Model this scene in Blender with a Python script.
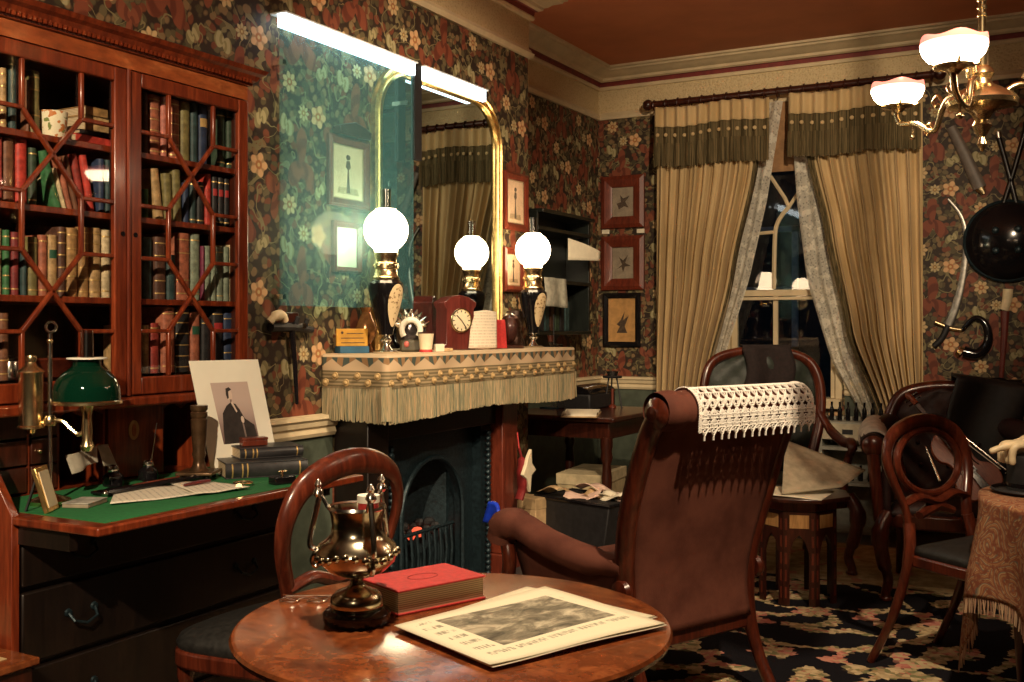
import bpy, bmesh, math, random
from mathutils import Vector, Matrix, Euler
random.seed(7)
sc = bpy.context.scene
COL = sc.collection
PI = math.pi
for _o in list(bpy.data.objects): bpy.data.objects.remove(_o)

# ------------------------------------------------------------------ camera
CX, CZ, FPX, HY = 2.875, 1.30, 1056.0, 327.0
YAW = math.radians(28.9)
SA, CA = math.sin(YAW), math.cos(YAW)
cam_d = bpy.data.cameras.new('camera'); cam = bpy.data.objects.new('camera', cam_d); COL.objects.link(cam)
cam.location = (CX, 0, CZ); cam.rotation_euler = (PI/2, 0, YAW)
cam_d.sensor_width = 36; cam_d.lens = FPX/1024*36; cam_d.shift_y = -(341-HY)/1024
cam_d.clip_start = .05
sc.camera = cam
sc.view_settings.view_transform = 'Standard'; sc.view_settings.look = 'None'
sc.view_settings.gamma = 1; sc.view_settings.use_curve_mapping = False
sc.view_settings.exposure = 0.2
sc.cycles.use_denoising = True
# night outside
wd = bpy.data.worlds.new('night'); sc.world = wd; wd.use_nodes = True
wd.node_tree.nodes['Background'].inputs[0].default_value = (.16,.2,.26,1)
wd.node_tree.nodes['Background'].inputs[1].default_value = .14
# museum down-lights near the visitors' end of the room (fixtures are built further down)
SPOTS = [((3.0,2.25,3.05),(1.6,3.55,.6),310,58), ((2.5,-.9,2.85),(.35,2.1,1.4),640,46),
         ((2.9,2.2,3.05),(.9,7.2,1.8),560,40), ((1.9,1.5,3.05),(1.8,1.75,.7),250,52), ((2.0,2.9,3.05),(.1,4.4,1.6),260,66)]
SPOT_OBJS = []
for i,(p,t,e,ang) in enumerate(SPOTS):
    l = bpy.data.lights.new('downlight_beam','SPOT'); l.energy = e; l.spot_size = math.radians(ang); l.spot_blend=.7
    l.color = (1,.78,.52); l.shadow_soft_size = .035
    o = bpy.data.objects.new('downlight_beam', l); COL.objects.link(o)
    o.location = p; o.rotation_euler = (Vector(t)-Vector(p)).to_track_quat('-Z','Y').to_euler()
    SPOT_OBJS.append(o)

# ------------------------------------------------------------------ pixel helpers (directions only; depth from what a thing touches)
def W(r, t): return (CX - SA*t + CA*r, CA*t + SA*r)
def U(px): return (px-512)/FPX
def dX(px, X): return (CX-X)/(SA-CA*U(px))          # depth of the ray through px at plane X
def dY(px, Y): return Y/(CA+SA*U(px))
def dZ(py, Z): return (CZ-Z)*FPX/(py-HY)
def zof(py, t): return CZ+(HY-py)*t/FPX
def at(px, py, t): x,y = W(U(px)*t, t); return Vector((x,y,zof(py,t)))
def pX(px, py, X): return at(px,py,dX(px,X))
def pY(px, py, Y): return at(px,py,dY(px,Y))
def pZ(px, py, Z): return at(px,py,dZ(py,Z))

# ------------------------------------------------------------------ mesh builder
class MB:
    def __init__(s): s.v=[]; s.f=[]; s.M=None
    def add(s, vs, fs):
        n=len(s.v)
        if s.M is not None: vs=[s.M@Vector(p) for p in vs]
        s.v += [tuple(p) for p in vs]; s.f += [tuple(i+n for i in f) for f in fs]; return s
    def box(s,x0,x1,y0,y1,z0,z1):
        return s.add([(x,y,z) for x in (x0,x1) for y in (y0,y1) for z in (z0,z1)],
            [(0,1,3,2),(4,6,7,5),(0,4,5,1),(2,3,7,6),(0,2,6,4),(1,5,7,3)])
    def cbox(s,c,d): return s.box(c[0]-d[0]/2,c[0]+d[0]/2,c[1]-d[1]/2,c[1]+d[1]/2,c[2]-d[2]/2,c[2]+d[2]/2)
    def bar(s,a,b,w,h,up=(0,0,1)):
        a=Vector(a);b=Vector(b);d=(b-a).normalized();up=Vector(up)
        x=d.cross(up)
        if x.length<1e-4: x=d.cross(Vector((1,0,0)))
        x.normalize(); y=x.cross(d)
        vs=[p+x*i*w/2+y*j*h/2 for p in (a,b) for i,j in((-1,-1),(1,-1),(1,1),(-1,1))]
        return s.add(vs,[(0,1,2,3),(7,6,5,4),(0,4,5,1),(1,5,6,2),(2,6,7,3),(3,7,4,0)])
    def prism(s,pts,ax,lo,hi):
        n=len(pts)
        def mk(p,h): return {'x':(h,p[0],p[1]),'y':(p[0],h,p[1]),'z':(p[0],p[1],h)}[ax]
        vs=[mk(p,lo) for p in pts]+[mk(p,hi) for p in pts]
        return s.add(vs,[tuple(range(n)),tuple(range(2*n-1,n-1,-1))]+[(i,i+n,(i+1)%n+n,(i+1)%n) for i in range(n)])
    def lathe(s,prof,c=(0,0,0),seg=24,axis='z',caps=True):
        vs=[];fs=[]
        for r,z in prof:
            for k in range(seg):
                a=2*PI*k/seg; x,y=r*math.cos(a),r*math.sin(a)
                q={'z':(x,y,z),'x':(z,x,y),'y':(y,z,x)}[axis]
                vs.append((q[0]+c[0],q[1]+c[1],q[2]+c[2]))
        m=len(prof)
        for i in range(m-1):
            for k in range(seg):
                k2=(k+1)%seg; fs.append((i*seg+k,i*seg+k2,(i+1)*seg+k2,(i+1)*seg+k))
        if caps: fs.append(tuple(range(seg-1,-1,-1))); fs.append(tuple((m-1)*seg+k for k in range(seg)))
        return s.add(vs,fs)
    def ball(s,c,r,seg=16,rings=10,sc_=(1,1,1)):
        pr=[(math.sin(PI*i/rings)*r*sc_[0]+1e-5,-math.cos(PI*i/rings)*r*sc_[2]) for i in range(rings+1)]
        if sc_[0]==sc_[1]: return s.lathe(pr,c,seg)
        vs=[];fs=[]
        for rr,z in pr:
            for k in range(seg):
                a=2*PI*k/seg; vs.append((c[0]+rr*math.cos(a),c[1]+rr*math.sin(a)*sc_[1]/sc_[0],c[2]+z))
        for i in range(rings):
            for k in range(seg):
                k2=(k+1)%seg; fs.append((i*seg+k,i*seg+k2,(i+1)*seg+k2,(i+1)*seg+k))
        return s.add(vs,fs)
    def tube(s,path,rad,seg=8,closed=False,flat=None,up=None):
        P=[Vector(p) for p in path]; n=len(P)
        R=rad if isinstance(rad,(list,tuple)) else [rad]*n
        vs=[];fs=[];x=None
        for i in range(n):
            a=P[i-1] if (i>0 or closed) else P[i]; b=P[(i+1)%n] if (i<n-1 or closed) else P[i]
            d=(b-a).normalized()
            if up is not None: x=d.cross(Vector(up))
            elif x is None:
                x=d.cross(Vector((0,0,1)))
                if x.length<.05: x=d.cross(Vector((1,0,0)))
            else: x=x-d*x.dot(d)
            x=x.normalized(); y=d.cross(x)
            fy=1 if flat is None else (flat[i] if isinstance(flat,(list,tuple)) else flat)
            for k in range(seg):
                t=2*PI*k/seg; vs.append(P[i]+x*R[i]*math.cos(t)+y*R[i]*fy*math.sin(t))
        for i in range(n if closed else n-1):
            j=(i+1)%n
            for k in range(seg):
                k2=(k+1)%seg; fs.append((i*seg+k,i*seg+k2,j*seg+k2,j*seg+k))
        if not closed: fs.append(tuple(range(seg-1,-1,-1))); fs.append(tuple((n-1)*seg+k for k in range(seg)))
        return s.add(vs,fs)
    def grid(s,fn,nu,nv,cu=False):
        vs=[fn(i/nu if not cu else i/nu, j/nv) for j in range(nv+1) for i in range(nu if cu else nu+1)]
        w=nu if cu else nu+1
        fs=[(j*w+i,j*w+(i+1)%w,(j+1)*w+(i+1)%w,(j+1)*w+i) for j in range(nv) for i in range(nu)]
        return s.add(vs,fs)
    def sweep(s,prof,path,closed=False):
        # profile (outward offset to the left of travel, z) mitred along a plan path [(x,y)]
        n=len(path); m=len(prof); vs=[]; fs=[]
        for i in range(n):
            p=Vector(path[i]); 
            d0=(p-Vector(path[i-1])).normalized() if (i>0 or closed) else None
            d1=(Vector(path[(i+1)%n])-p).normalized() if (i<n-1 or closed) else None
            if d0 is None: d0=d1
            if d1 is None: d1=d0
            n0=Vector((-d0.y,d0.x)); n1=Vector((-d1.y,d1.x)); b=(n0+n1)
            b=b/ (b.length_squared/2) if b.length>1e-6 else n0
            for o,z in prof: q=p+b*o; vs.append((q.x,q.y,z))
        for i in range(n if closed else n-1):
            j=(i+1)%n
            for k in range(m-1): fs.append((i*m+k,j*m+k,j*m+k+1,i*m+k+1))
        return s.add(vs,fs)
    def build(s,name,mat,parent=None,smooth=40,bevel=0,bseg=2,solid=0,sub=0,kind=None,label=None,off=-1):
        me=bpy.data.meshes.new(name); me.from_pydata(s.v,[],s.f); me.update()
        bm=bmesh.new(); bm.from_mesh(me); bmesh.ops.recalc_face_normals(bm,faces=bm.faces); bm.to_mesh(me); bm.free()
        if smooth:
            for p in me.polygons: p.use_smooth=True
            me.set_sharp_from_angle(angle=math.radians(smooth))
        o=bpy.data.objects.new(name,me); COL.objects.link(o)
        if mat: me.materials.append(mat)
        if parent: o.parent=parent
        if solid:
            m_=o.modifiers.new('thickness','SOLIDIFY'); m_.thickness=solid; m_.offset=off
        if bevel:
            m_=o.modifiers.new('edge','BEVEL'); m_.width=bevel; m_.segments=bseg; m_.limit_method='ANGLE'; m_.angle_limit=math.radians(40)
        if sub:
            m_=o.modifiers.new('smooth','SUBSURF'); m_.levels=sub; m_.render_levels=sub
        if kind: o['kind']=kind
        if label: o['label']=label
        return o
def tag(o,label,cat,group=None):
    o['label']=label; o['category']=cat
    if group: o['group']=group
    return o
def thing(name,label,cat,loc=(0,0,0),rz=0,group=None,rot=None):
    o=bpy.data.objects.new(name,None); COL.objects.link(o); o.empty_display_size=.05
    o.location=loc; o.rotation_euler=rot if rot is not None else (0,0,rz)
    return tag(o,label,cat,group)
def struct(mb,name,mat,label=None,parent=None,**k):
    o=mb.build(name,mat,parent,**k)
    if not parent: o['kind']='structure'
    if label: o['label']=label
    return o
def copy_tree(o,loc=None,rz=None,label=None):
    def cp(src,par):
        c=src.copy(); COL.objects.link(c); c.parent=par
        for ch in [q for q in KIDS.get(src.name,[])]: cp(ch,c)
        return c
    KIDS={}
    for q in COL.objects:
        if q.parent: KIDS.setdefault(q.parent.name,[]).append(q)
    r=cp(o,None)
    if loc is not None: r.location=loc
    if rz is not None: r.rotation_euler=(0,0,rz)
    if label: r['label']=label
    return r
def lerp(a,b,t): return a+(b-a)*t
def sstep(a,b,x):
    x=min(1,max(0,(x-a)/(b-a))); return x*x*(3-2*x)
def catmull(pts,n=6,closed=False):
    P=[Vector(p) for p in pts]; m=len(P); out=[]
    for i in range(m if closed else m-1):
        p0=P[(i-1)%m] if (closed or i>0) else P[0]; p1=P[i]; p2=P[(i+1)%m]; p3=P[(i+2)%m] if (closed or i<m-2) else P[-1]
        for k in range(n):
            t=k/n; out.append(.5*((2*p1)+(p2-p0)*t+(2*p0-5*p1+4*p2-p3)*t*t+(3*p1-p0-3*p2+p3)*t**3))
    if not closed: out.append(P[-1])
    return out
def cat1(vals,n=6):
    return [v.x for v in catmull([(v,0,0) for v in vals],n)]

# ------------------------------------------------------------------ material expressions
class E:
    def __init__(s,nt,k): s.nt=nt; s.k=k
    def _m(s,op,*a):
        n=s.nt.nodes.new('ShaderNodeMath'); n.operation=op
        for i,x in enumerate(a):
            x=x.k if isinstance(x,E) else x
            if isinstance(x,(int,float)): n.inputs[i].default_value=x
            else: s.nt.links.new(x,n.inputs[i])
        return E(s.nt,n.outputs[0])
    def __add__(s,o): return s._m('ADD',s,o)
    __radd__=__add__
    def __sub__(s,o): return s._m('SUBTRACT',s,o)
    def __rsub__(s,o): return s._m('SUBTRACT',o,s)
    def __mul__(s,o): return s._m('MULTIPLY',s,o)
    __rmul__=__mul__
    def __truediv__(s,o): return s._m('DIVIDE',s,o)
    def sin(s): return s._m('SINE',s)
    def cos(s): return s._m('COSINE',s)
    def abs(s): return s._m('ABSOLUTE',s)
    def floor(s): return s._m('FLOOR',s)
    def fract(s): return s._m('FRACT',s)
    def sqrt(s): return s._m('SQRT',s)
    def pow(s,o): return s._m('POWER',s,o)
    def min(s,o): return s._m('MINIMUM',s,o)
    def max(s,o): return s._m('MAXIMUM',s,o)
    def lt(s,o): return s._m('LESS_THAN',s,o)
    def gt(s,o): return s._m('GREATER_THAN',s,o)
    def atan2(s,o): return s._m('ARCTAN2',s,o)
    def ss(s,a,b):
        n=s.nt.nodes.new('ShaderNodeMapRange'); n.interpolation_type='SMOOTHSTEP'
        s.nt.links.new(s.k,n.inputs[0]); n.inputs[1].default_value=a; n.inputs[2].default_value=b
        return E(s.nt,n.outputs[0])
class Mat:
    def __init__(s,name,rough=.5,metal=0,spec=.5):
        s.m=bpy.data.materials.new(name); s.m.use_nodes=True; s.nt=s.m.node_tree
        s.b=s.nt.nodes['Principled BSDF']; s.b.inputs['Roughness'].default_value=rough; s.b.inputs['Metallic'].default_value=metal
        s.b.inputs['Specular IOR Level'].default_value=spec
        s.tc=None
    def co(s,which='Object'):
        if s.tc is None: s.tc=s.nt.nodes.new('ShaderNodeTexCoord')
        return s.tc.outputs[which]
    def xyz(s,which='Object'):
        n=s.nt.nodes.new('ShaderNodeSeparateXYZ'); s.nt.links.new(s.co(which),n.inputs[0])
        return [E(s.nt,n.outputs[i]) for i in range(3)]
    def vec(s,x,y,z=0.0):
        n=s.nt.nodes.new('ShaderNodeCombineXYZ')
        for i,q in enumerate((x,y,z)):
            if isinstance(q,E): s.nt.links.new(q.k,n.inputs[i])
            else: n.inputs[i].default_value=q
        return n.outputs[0]
    def scaled(s,v):
        n=s.nt.nodes.new('ShaderNodeMapping'); s.nt.links.new(s.co(),n.inputs[0]); n.inputs['Scale'].default_value=v; return n.outputs[0]
    def noise(s,vec=None,scale=5,detail=3,rough=.55,dist=0,color=False):
        n=s.nt.nodes.new('ShaderNodeTexNoise'); n.inputs['Scale'].default_value=scale; n.inputs['Detail'].default_value=detail
        n.inputs['Roughness'].default_value=rough; n.inputs['Distortion'].default_value=dist
        s.nt.links.new(vec if vec is not None else s.co(),n.inputs['Vector'])
        return n.outputs['Color'] if color else E(s.nt,n.outputs['Fac'])
    def voro(s,vec=None,scale=5,feature='F1',out='Distance'):
        n=s.nt.nodes.new('ShaderNodeTexVoronoi'); n.feature=feature; n.inputs['Scale'].default_value=scale
        s.nt.links.new(vec if vec is not None else s.co(),n.inputs['Vector'])
        return E(s.nt,n.outputs[out])
    def sep(s,e):
        n=s.nt.nodes.new('ShaderNodeSeparateColor'); s.nt.links.new(e.k,n.inputs[0]); return [E(s.nt,n.outputs[i]) for i in range(3)]
    def mix(s,fac,a,b):
        n=s.nt.nodes.new('ShaderNodeMix'); n.data_type='RGBA'; n.clamp_factor=True
        for k,x in ((0,fac),(6,a),(7,b)):
            if isinstance(x,E): s.nt.links.new(x.k,n.inputs[k])
            elif isinstance(x,(int,float)): n.inputs[k].default_value=x
            elif isinstance(x,tuple): n.inputs[k].default_value=(*x[:3],1)
            else: s.nt.links.new(x,n.inputs[k])
        return E(s.nt,n.outputs[2])
    def ramp(s,e,stops):
        n=s.nt.nodes.new('ShaderNodeValToRGB'); s.nt.links.new(e.k,n.inputs[0]); cr=n.color_ramp
        while len(cr.elements)<len(stops): cr.elements.new(.5)
        for el,(p,c) in zip(cr.elements,stops): el.position=p; el.color=(*c,1)
        return E(s.nt,n.outputs[0])
    def set(s,key,v):
        if isinstance(v,E): s.nt.links.new(v.k,s.b.inputs[key])
        elif isinstance(v,tuple): s.b.inputs[key].default_value=(*v,1)
        else: s.b.inputs[key].default_value=v
        return s
    def bump(s,e,strength=.3,dist=.01):
        n=s.nt.nodes.new('ShaderNodeBump'); n.inputs['Strength'].default_value=strength; n.inputs['Distance'].default_value=dist
        s.nt.links.new(e.k,n.inputs['Height']); s.nt.links.new(n.outputs[0],s.b.inputs['Normal']); return s
def plain(name,c,rough=.5,metal=0,var=.25,scale=18,bump=0,spec=.5,detail=3):
    m=Mat(name,rough,metal,spec)
    n=m.noise(scale=scale,detail=detail)
    m.set('Base Color',m.mix(n.ss(.25,.75),tuple(x*(1-var) for x in c),tuple(min(1,x*(1+var*.6)) for x in c)))
    if bump: m.bump(n,bump,.004)
    return m.m
def wood(name,a,b,c=None,sc_=(14,14,1.6),rough=.28,coat=.3,spec=.5):
    m=Mat(name,rough,0,spec)
    v=m.scaled(sc_)
    n=m.noise(v,1.6,5,.6,1.2); f=m.noise(m.scaled(tuple(q*7 for q in sc_)),1.0,3,.6,.3)
    col=m.ramp(n,[(.25,a),(.5,c or tuple((p+q)/2 for p,q in zip(a,b))),(.75,b)])
    col=m.mix(f.ss(.35,.7)*.45,col,tuple(q*.45 for q in a))
    m.set('Base Color',col); m.b.inputs['Coat Weight'].default_value=coat; m.b.inputs['Coat Roughness'].default_value=.12
    return m.m
def emis(name,c,strength,base=(.9,.9,.9)):
    m=Mat(name,.3); m.set('Base Color',base); m.set('Emission Color',c); m.b.inputs['Emission Strength'].default_value=strength
    return m.m
def glass(name,tint=(1,1,1),refl=.07,rough=.02):
    m=bpy.data.materials.new(name); m.use_nodes=True; nt=m.node_tree; nt.nodes.clear()
    o=nt.nodes.new('ShaderNodeOutputMaterial'); t=nt.nodes.new('ShaderNodeBsdfTransparent'); g=nt.nodes.new('ShaderNodeBsdfGlossy')
    mx=nt.nodes.new('ShaderNodeMixShader'); t.inputs[0].default_value=(*tint,1); g.inputs['Roughness'].default_value=rough
    fr=nt.nodes.new('ShaderNodeFresnel'); fr.inputs[0].default_value=1.5
    ad=nt.nodes.new('ShaderNodeMath'); ad.operation='ADD'; nt.links.new(fr.outputs[0],ad.inputs[0]); ad.inputs[1].default_value=refl-.04
    ge=nt.nodes.new('ShaderNodeNewGeometry'); iv=nt.nodes.new('ShaderNodeMath'); iv.operation='SUBTRACT'; iv.inputs[0].default_value=1; nt.links.new(ge.outputs['Backfacing'],iv.inputs[1])
    mu=nt.nodes.new('ShaderNodeMath'); mu.operation='MULTIPLY'; nt.links.new(ad.outputs[0],mu.inputs[0]); nt.links.new(iv.outputs[0],mu.inputs[1]); ad=mu
    nt.links.new(ad.outputs[0],mx.inputs[0]); nt.links.new(t.outputs[0],mx.inputs[1]); nt.links.new(g.outputs[0],mx.inputs[2]); nt.links.new(mx.outputs[0],o.inputs[0])
    return m
# ------------------------------------------------------------------ materials
MAHOG=wood('mahogany',(.085,.012,.005),(.33,.062,.018),(.19,.03,.009))
MAHOGY=wood('mahogany_crossband',(.2,.04,.012),(.52,.16,.05),(.34,.08,.022),(10,3,10))
MAHDK=wood('dark_mahogany',(.022,.005,.003),(.085,.018,.008),(.045,.01,.005),rough=.3)
TABLEW=wood('burr_walnut',(.08,.018,.006),(.4,.12,.036),(.22,.054,.015),(7,7,7),rough=.24,coat=.4)
CHAIRW=wood('dark_red_mahogany',(.035,.007,.004),(.17,.034,.014),(.09,.016,.007))
BLACKW=wood('ebonised_and_shaded_wood',(.004,.0025,.002),(.016,.008,.005),rough=.4,coat=.1)  # also paints in the shade below the writing fall
OAK=wood('pale_inlay_wood',(.35,.16,.05),(.62,.34,.13),rough=.35)
BOARDS=wood('floor_boards',(.018,.009,.005),(.06,.028,.014),sc_=(12,1.2,12),rough=.45,coat=.1)
BRASS=plain('brass',(.85,.67,.38),.27,1,.25,30)
GOLD=plain('gilt',(.86,.58,.22),.3,1,.25,40,.15)
SILVER=plain('silver',(.72,.69,.62),.2,1,.2,30)
IRON=plain('cast_iron',(.018,.034,.042),.42,.5,.4,60,.3)  # teal lean also paints in the bluish reflection over the fireplace
BLACK=plain('black_enamel',(.008,.007,.008),.12,0,.3,10)
BLACKM=plain('black_matt',(.012,.011,.012),.6,0,.4,40)
CREAM=plain('cream_plaster',(.66,.53,.33),.6,0,.12,8,.05)
PORC=plain('cream_porcelain',(.8,.68,.47),.3,0,.15,14)
GREENSH=plain('green_glass_shade',(.002,.022,.011),.05,0,.15,4)
LEATHER=plain('dark_leather',(.014,.013,.012),.5,0,.5,50,.25)
GLEATHER=plain('green_leather',(.016,.022,.014),.55,0,.5,40,.25)
RED=plain('red_cloth',(.5,.032,.03),.6,0,.2,90,.15)
BLUE=plain('blue_tape',(.01,.05,.62),.45,0,.2,40)
PAPER=plain('cream_paper',(.78,.7,.53),.75,0,.12,12)
WHITE=plain('white_card',(.86,.81,.68),.7,0,.06,7)
BONE=plain('bone',(.72,.58,.36),.45,0,.2,20,.1)
PINKP=plain('pinkish_paper',(.72,.5,.4),.8,0,.12,20)
TANB=plain('tan_board',(.5,.33,.17),.7,0,.25,20)
PAGES=Mat('page_edges',.8); _x,_y,_z=PAGES.xyz(); PAGES.set('Base Color',PAGES.mix((_z*1500).sin().ss(-.6,.6),(.36,.26,.15),(.66,.52,.33))); PAGES=PAGES.m
DARKCL=plain('dark_cloth',(.018,.009,.008),.9,0,.4,60,.3)
REDWOOD=wood('red_wood',(.085,.014,.008),(.22,.042,.018),rough=.35)
GLASS=glass('clear_glass',refl=.05)
PANE=glass('cabinet_glass',refl=.042,rough=.02)
WPANE=glass('window_glass',tint=(.8,.85,.88),refl=.07,rough=.02)
CHIM=glass('lamp_chimney_glass',tint=(.62,.55,.46),refl=.34,rough=.16)
GLOBE=emis('opal_globe',(1,.74,.45),17)
BOWL=Mat('opal_bowl_pink_rim',.3); _x,_y,_z=BOWL.xyz()
_f=_z.ss(-.002,.014); BOWL.set('Base Color',BOWL.mix(_f,(.95,.9,.85),(.8,.2,.16))); BOWL.set('Emission Color',BOWL.mix(_f,(1,.76,.5),(1,.28,.2))); BOWL.set('Emission Strength',34-_f*32.6); BOWL=BOWL.m
MIRROR=Mat('mirror_silver',.015,1); MIRROR.set('Base Color',(.58,.68,.7)); MIRROR=MIRROR.m  # blue-green tint paints a bluish reflection into the mirror colour
EMBER=emis('ember',(1,.12,.05),1.0,(.2,.05,.03))

def flower(M,u,v,pu,pv,ou,ov,R,n,depth=.25,drop=True,ex=1.0,rot=0.0):
    """repeat of rosettes: petal mask, r/R"""
    a=(u+ou)/pu; col=a.floor()
    b=(v+ov)/pv
    if drop: b=b+col*.5
    x=(a.fract()-.5)*pu; y=(b.fract()-.5)*pv*ex
    r=(x*x+y*y).sqrt(); th=y.atan2(x)
    edge=((th*n+rot).cos()*depth+(1-depth))*R
    return (edge-r).ss(-.0015,.003), r/R, th
def wallpaper(name,axis):
    M=Mat(name,.62,0,.3); x,y,z=M.xyz(); u=(y if axis=='y' else x)*.8; v=z*.8
    wob=M.noise(M.vec(u,v),7,2); u2=u+(wob-.5)*.05; v2=v+(M.noise(M.vec(v,u),6,2)-.5)*.05
    vec=M.vec(u2,v2)
    # leaf ground
    vd=M.voro(vec,38); vc=M.sep(M.voro(vec,38,out='Color'))
    leaf=M.mix(vc[0],(.05,.04,.02),(.13,.1,.05)); leaf=M.mix(vc[1].gt(.7),leaf,(.2,.125,.06)); leaf=M.mix(vc[2].gt(.82),leaf,(.15,.045,.022))
    col=M.mix(vd.ss(.46,.66),leaf,(.03,.018,.012))
    st=(M.noise(vec,9,2,.5,.6)-.5).abs(); col=M.mix(st.lt(.012),col,(.19,.155,.075))
    # large red tulips, pale buds
    for (pu,pv,ou,ov,R,n,c1,c2,ex,rot) in [(.29,.40,.03,.02,.078,3,(.2,.055,.028),(.12,.03,.016),.62,1.6),
                                      (.29,.40,.16,.13,.058,3,(.21,.062,.032),(.13,.036,.02),.7,-1.4),
                                      (.29,.40,.10,.30,.036,2,(.36,.31,.17),(.24,.2,.09),.6,.7),
                                      (.29,.40,.22,.30,.032,2,(.34,.29,.15),(.2,.17,.08),.6,-.8)]:
        mk,r,th=flower(M,u2,v2,pu,pv,ou,ov,R,n,.38,True,ex,rot)
        inn=M.mix((r*9+th*2).sin().ss(-.2,.7),c1,c2)
        col=M.mix(mk,col,inn)
    # cream daisies
    for (pu,pv,ou,ov,R,n,c1,c2) in [(.29,.40,.09,.16,.036,7,(.55,.38,.19),(.32,.12,.045)),(.29,.40,.235,.05,.041,5,(.6,.36,.18),(.36,.14,.05)),(.29,.40,.02,.25,.028,8,(.46,.36,.19),(.28,.16,.06))]:
        mk,r,th=flower(M,u,v,pu,pv,ou,ov,R,n,.13)
        c=M.mix((th*n).cos().ss(-1,.0),tuple(q*.6 for q in c1),c1); c=M.mix(r.ss(.42,.3),c,c2); c=M.mix(r.ss(.2,.1),c,(.55,.4,.18))
        col=M.mix(mk,col,c)
    M.set('Base Color',col); return M.m
WALLY=wallpaper('floral_wallpaper_side','y'); WALLX=wallpaper('floral_wallpaper_end','x')
DADO=plain('green_dado',(.07,.085,.06),.55,0,.3,14,.05)
CEIL=plain('terracotta_ceiling',(.6,.2,.085),.75,0,.1,3)
FRIEZE=Mat('embossed_frieze',.7); _n=FRIEZE.voro(scale=70); FRIEZE.set('Base Color',FRIEZE.mix(_n.ss(.1,.5),(.52,.38,.2),(.64,.5,.28))); FRIEZE.bump(_n,.6,.01); FRIEZE=FRIEZE.m
REDLINE=plain('maroon_paint',(.2,.025,.02),.6)
# rug
M=Mat('floral_rug',.95,0,.1); x,y,z=M.xyz()
_vp=M.nt.nodes.new('ShaderNodeTexVoronoi'); _vp.inputs['Scale'].default_value=48; M.nt.links.new(M.co(),_vp.inputs['Vector']); _sp=M.nt.nodes.new('ShaderNodeSeparateXYZ'); M.nt.links.new(_vp.outputs['Position'],_sp.inputs[0])
wx=E(M.nt,_sp.outputs[0]); wy=E(M.nt,_sp.outputs[1])
col=(.010,.009,.012)
sp=M.sep(M.voro(None,48,out='Color'))
tan=M.mix(sp[0],(.34,.24,.12),(.62,.48,.28)); tan=M.mix(sp[1].gt(.8),tan,(.2,.19,.09)); tan=M.mix(sp[2].gt(.9),tan,(.42,.16,.11))
rose=M.mix(sp[0],(.42,.13,.1),(.62,.28,.2)); rose=M.mix(sp[1].gt(.7),rose,(.5,.36,.2))
scroll=((M.noise(M.vec(wx,wy),2.6,0,.4,.9)-.5).abs()).ss(.044,.040)
col=M.mix(scroll,col,tan)
for (ou,ov,R,r0,r1) in [(.2,.35,.2,.46,1.0),(.56,.42,.1,.0,1.0)]:
    mk,r,th=flower(M,wx,wy,.66,.66,ou,ov,R,7,.18)
    ring=mk*r.ss(r0,r0+.06) if r0>0 else mk
    col=M.mix(mk,col,(.010,.009,.012)); col=M.mix(ring,col,M.mix((th*2+1).sin().ss(-.3,.5),tan,rose))
bord=(y+(M.noise(None,3,2)-.5)*.05).ss(5.50,5.53)
col=M.mix(bord,col,M.mix(M.noise(None,14,4).ss(.35,.65),(.3,.2,.1),(.46,.33,.18)))
bl=M.noise(M.vec(wx*1.3,wy),4.5,3).ss(.6,.64)*bord; col=M.mix(bl,col,(.42,.17,.11))
M.set('Base Color',col); M.bump(M.noise(None,220,2),.5,.004); RUG=M.m
# curtain cloths
def cloth(name,a,b,sc_,rough=.85,sheen=.2):
    M=Mat(name,rough,0,.2); n=M.noise(M.scaled(sc_),1,4); M.set('Base Color',M.mix(n.ss(.3,.7),a,b)); M.bump(M.noise(None,260,2),.25,.002)
    M.b.inputs['Sheen Weight'].default_value=sheen; return M.m
CURT=cloth('gold_curtain_cloth',(.46,.32,.15),(.58,.42,.22),(9,9,2.5),sheen=.1)
CURTG=cloth('green_fringe_cloth',(.042,.035,.016),(.2,.145,.07),(110,110,1.5),sheen=0)
VELVET=cloth('brown_velvet',(.085,.026,.017),(.15,.05,.032),(7,7,7),.8,.0)
LACEM=cloth('white_crochet',(.9,.85,.77),(.97,.93,.86),(60,60,60),.9,0)
FR=Mat('fringe_threads',.85,0,.2); n=FR.noise(FR.scaled((1,1,.02)),85,2); FR.set('Base Color',FR.ramp(n,[(.34,(.10,.12,.085)),(.44,(.34,.26,.14)),(.5,(.15,.165,.11)),(.56,(.46,.33,.19)),(.62,(.22,.2,.12)),(.68,(.4,.26,.14))])); FR=FR.m
# lambrequin with zigzag band (u runs along X+Y, both walls of the cloth)
M=Mat('lambrequin_cloth',.85,0,.2); x,y,z=M.xyz(); s=(y-x)*8.5; dep=1.185-z
zig=(s.fract()-.5).abs()*2
c=M.mix((dep-.018-zig*.034).ss(-.002,.002),(.07,.09,.075),(.55,.40,.25)); c=M.mix(dep.lt(.012),c,(.55,.42,.27))
c=M.mix((s*2).fract().lt(.5)*dep.ss(.010,.014)*(dep-.018-zig*.034).lt(0),c,(.3,.17,.08))
c=M.mix(dep.gt(.068),c,M.mix((dep*420).sin().ss(-.2,.2),(.17,.13,.07),(.34,.25,.14)))
M.set('Base Color',c); LAMB=M.m
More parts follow.
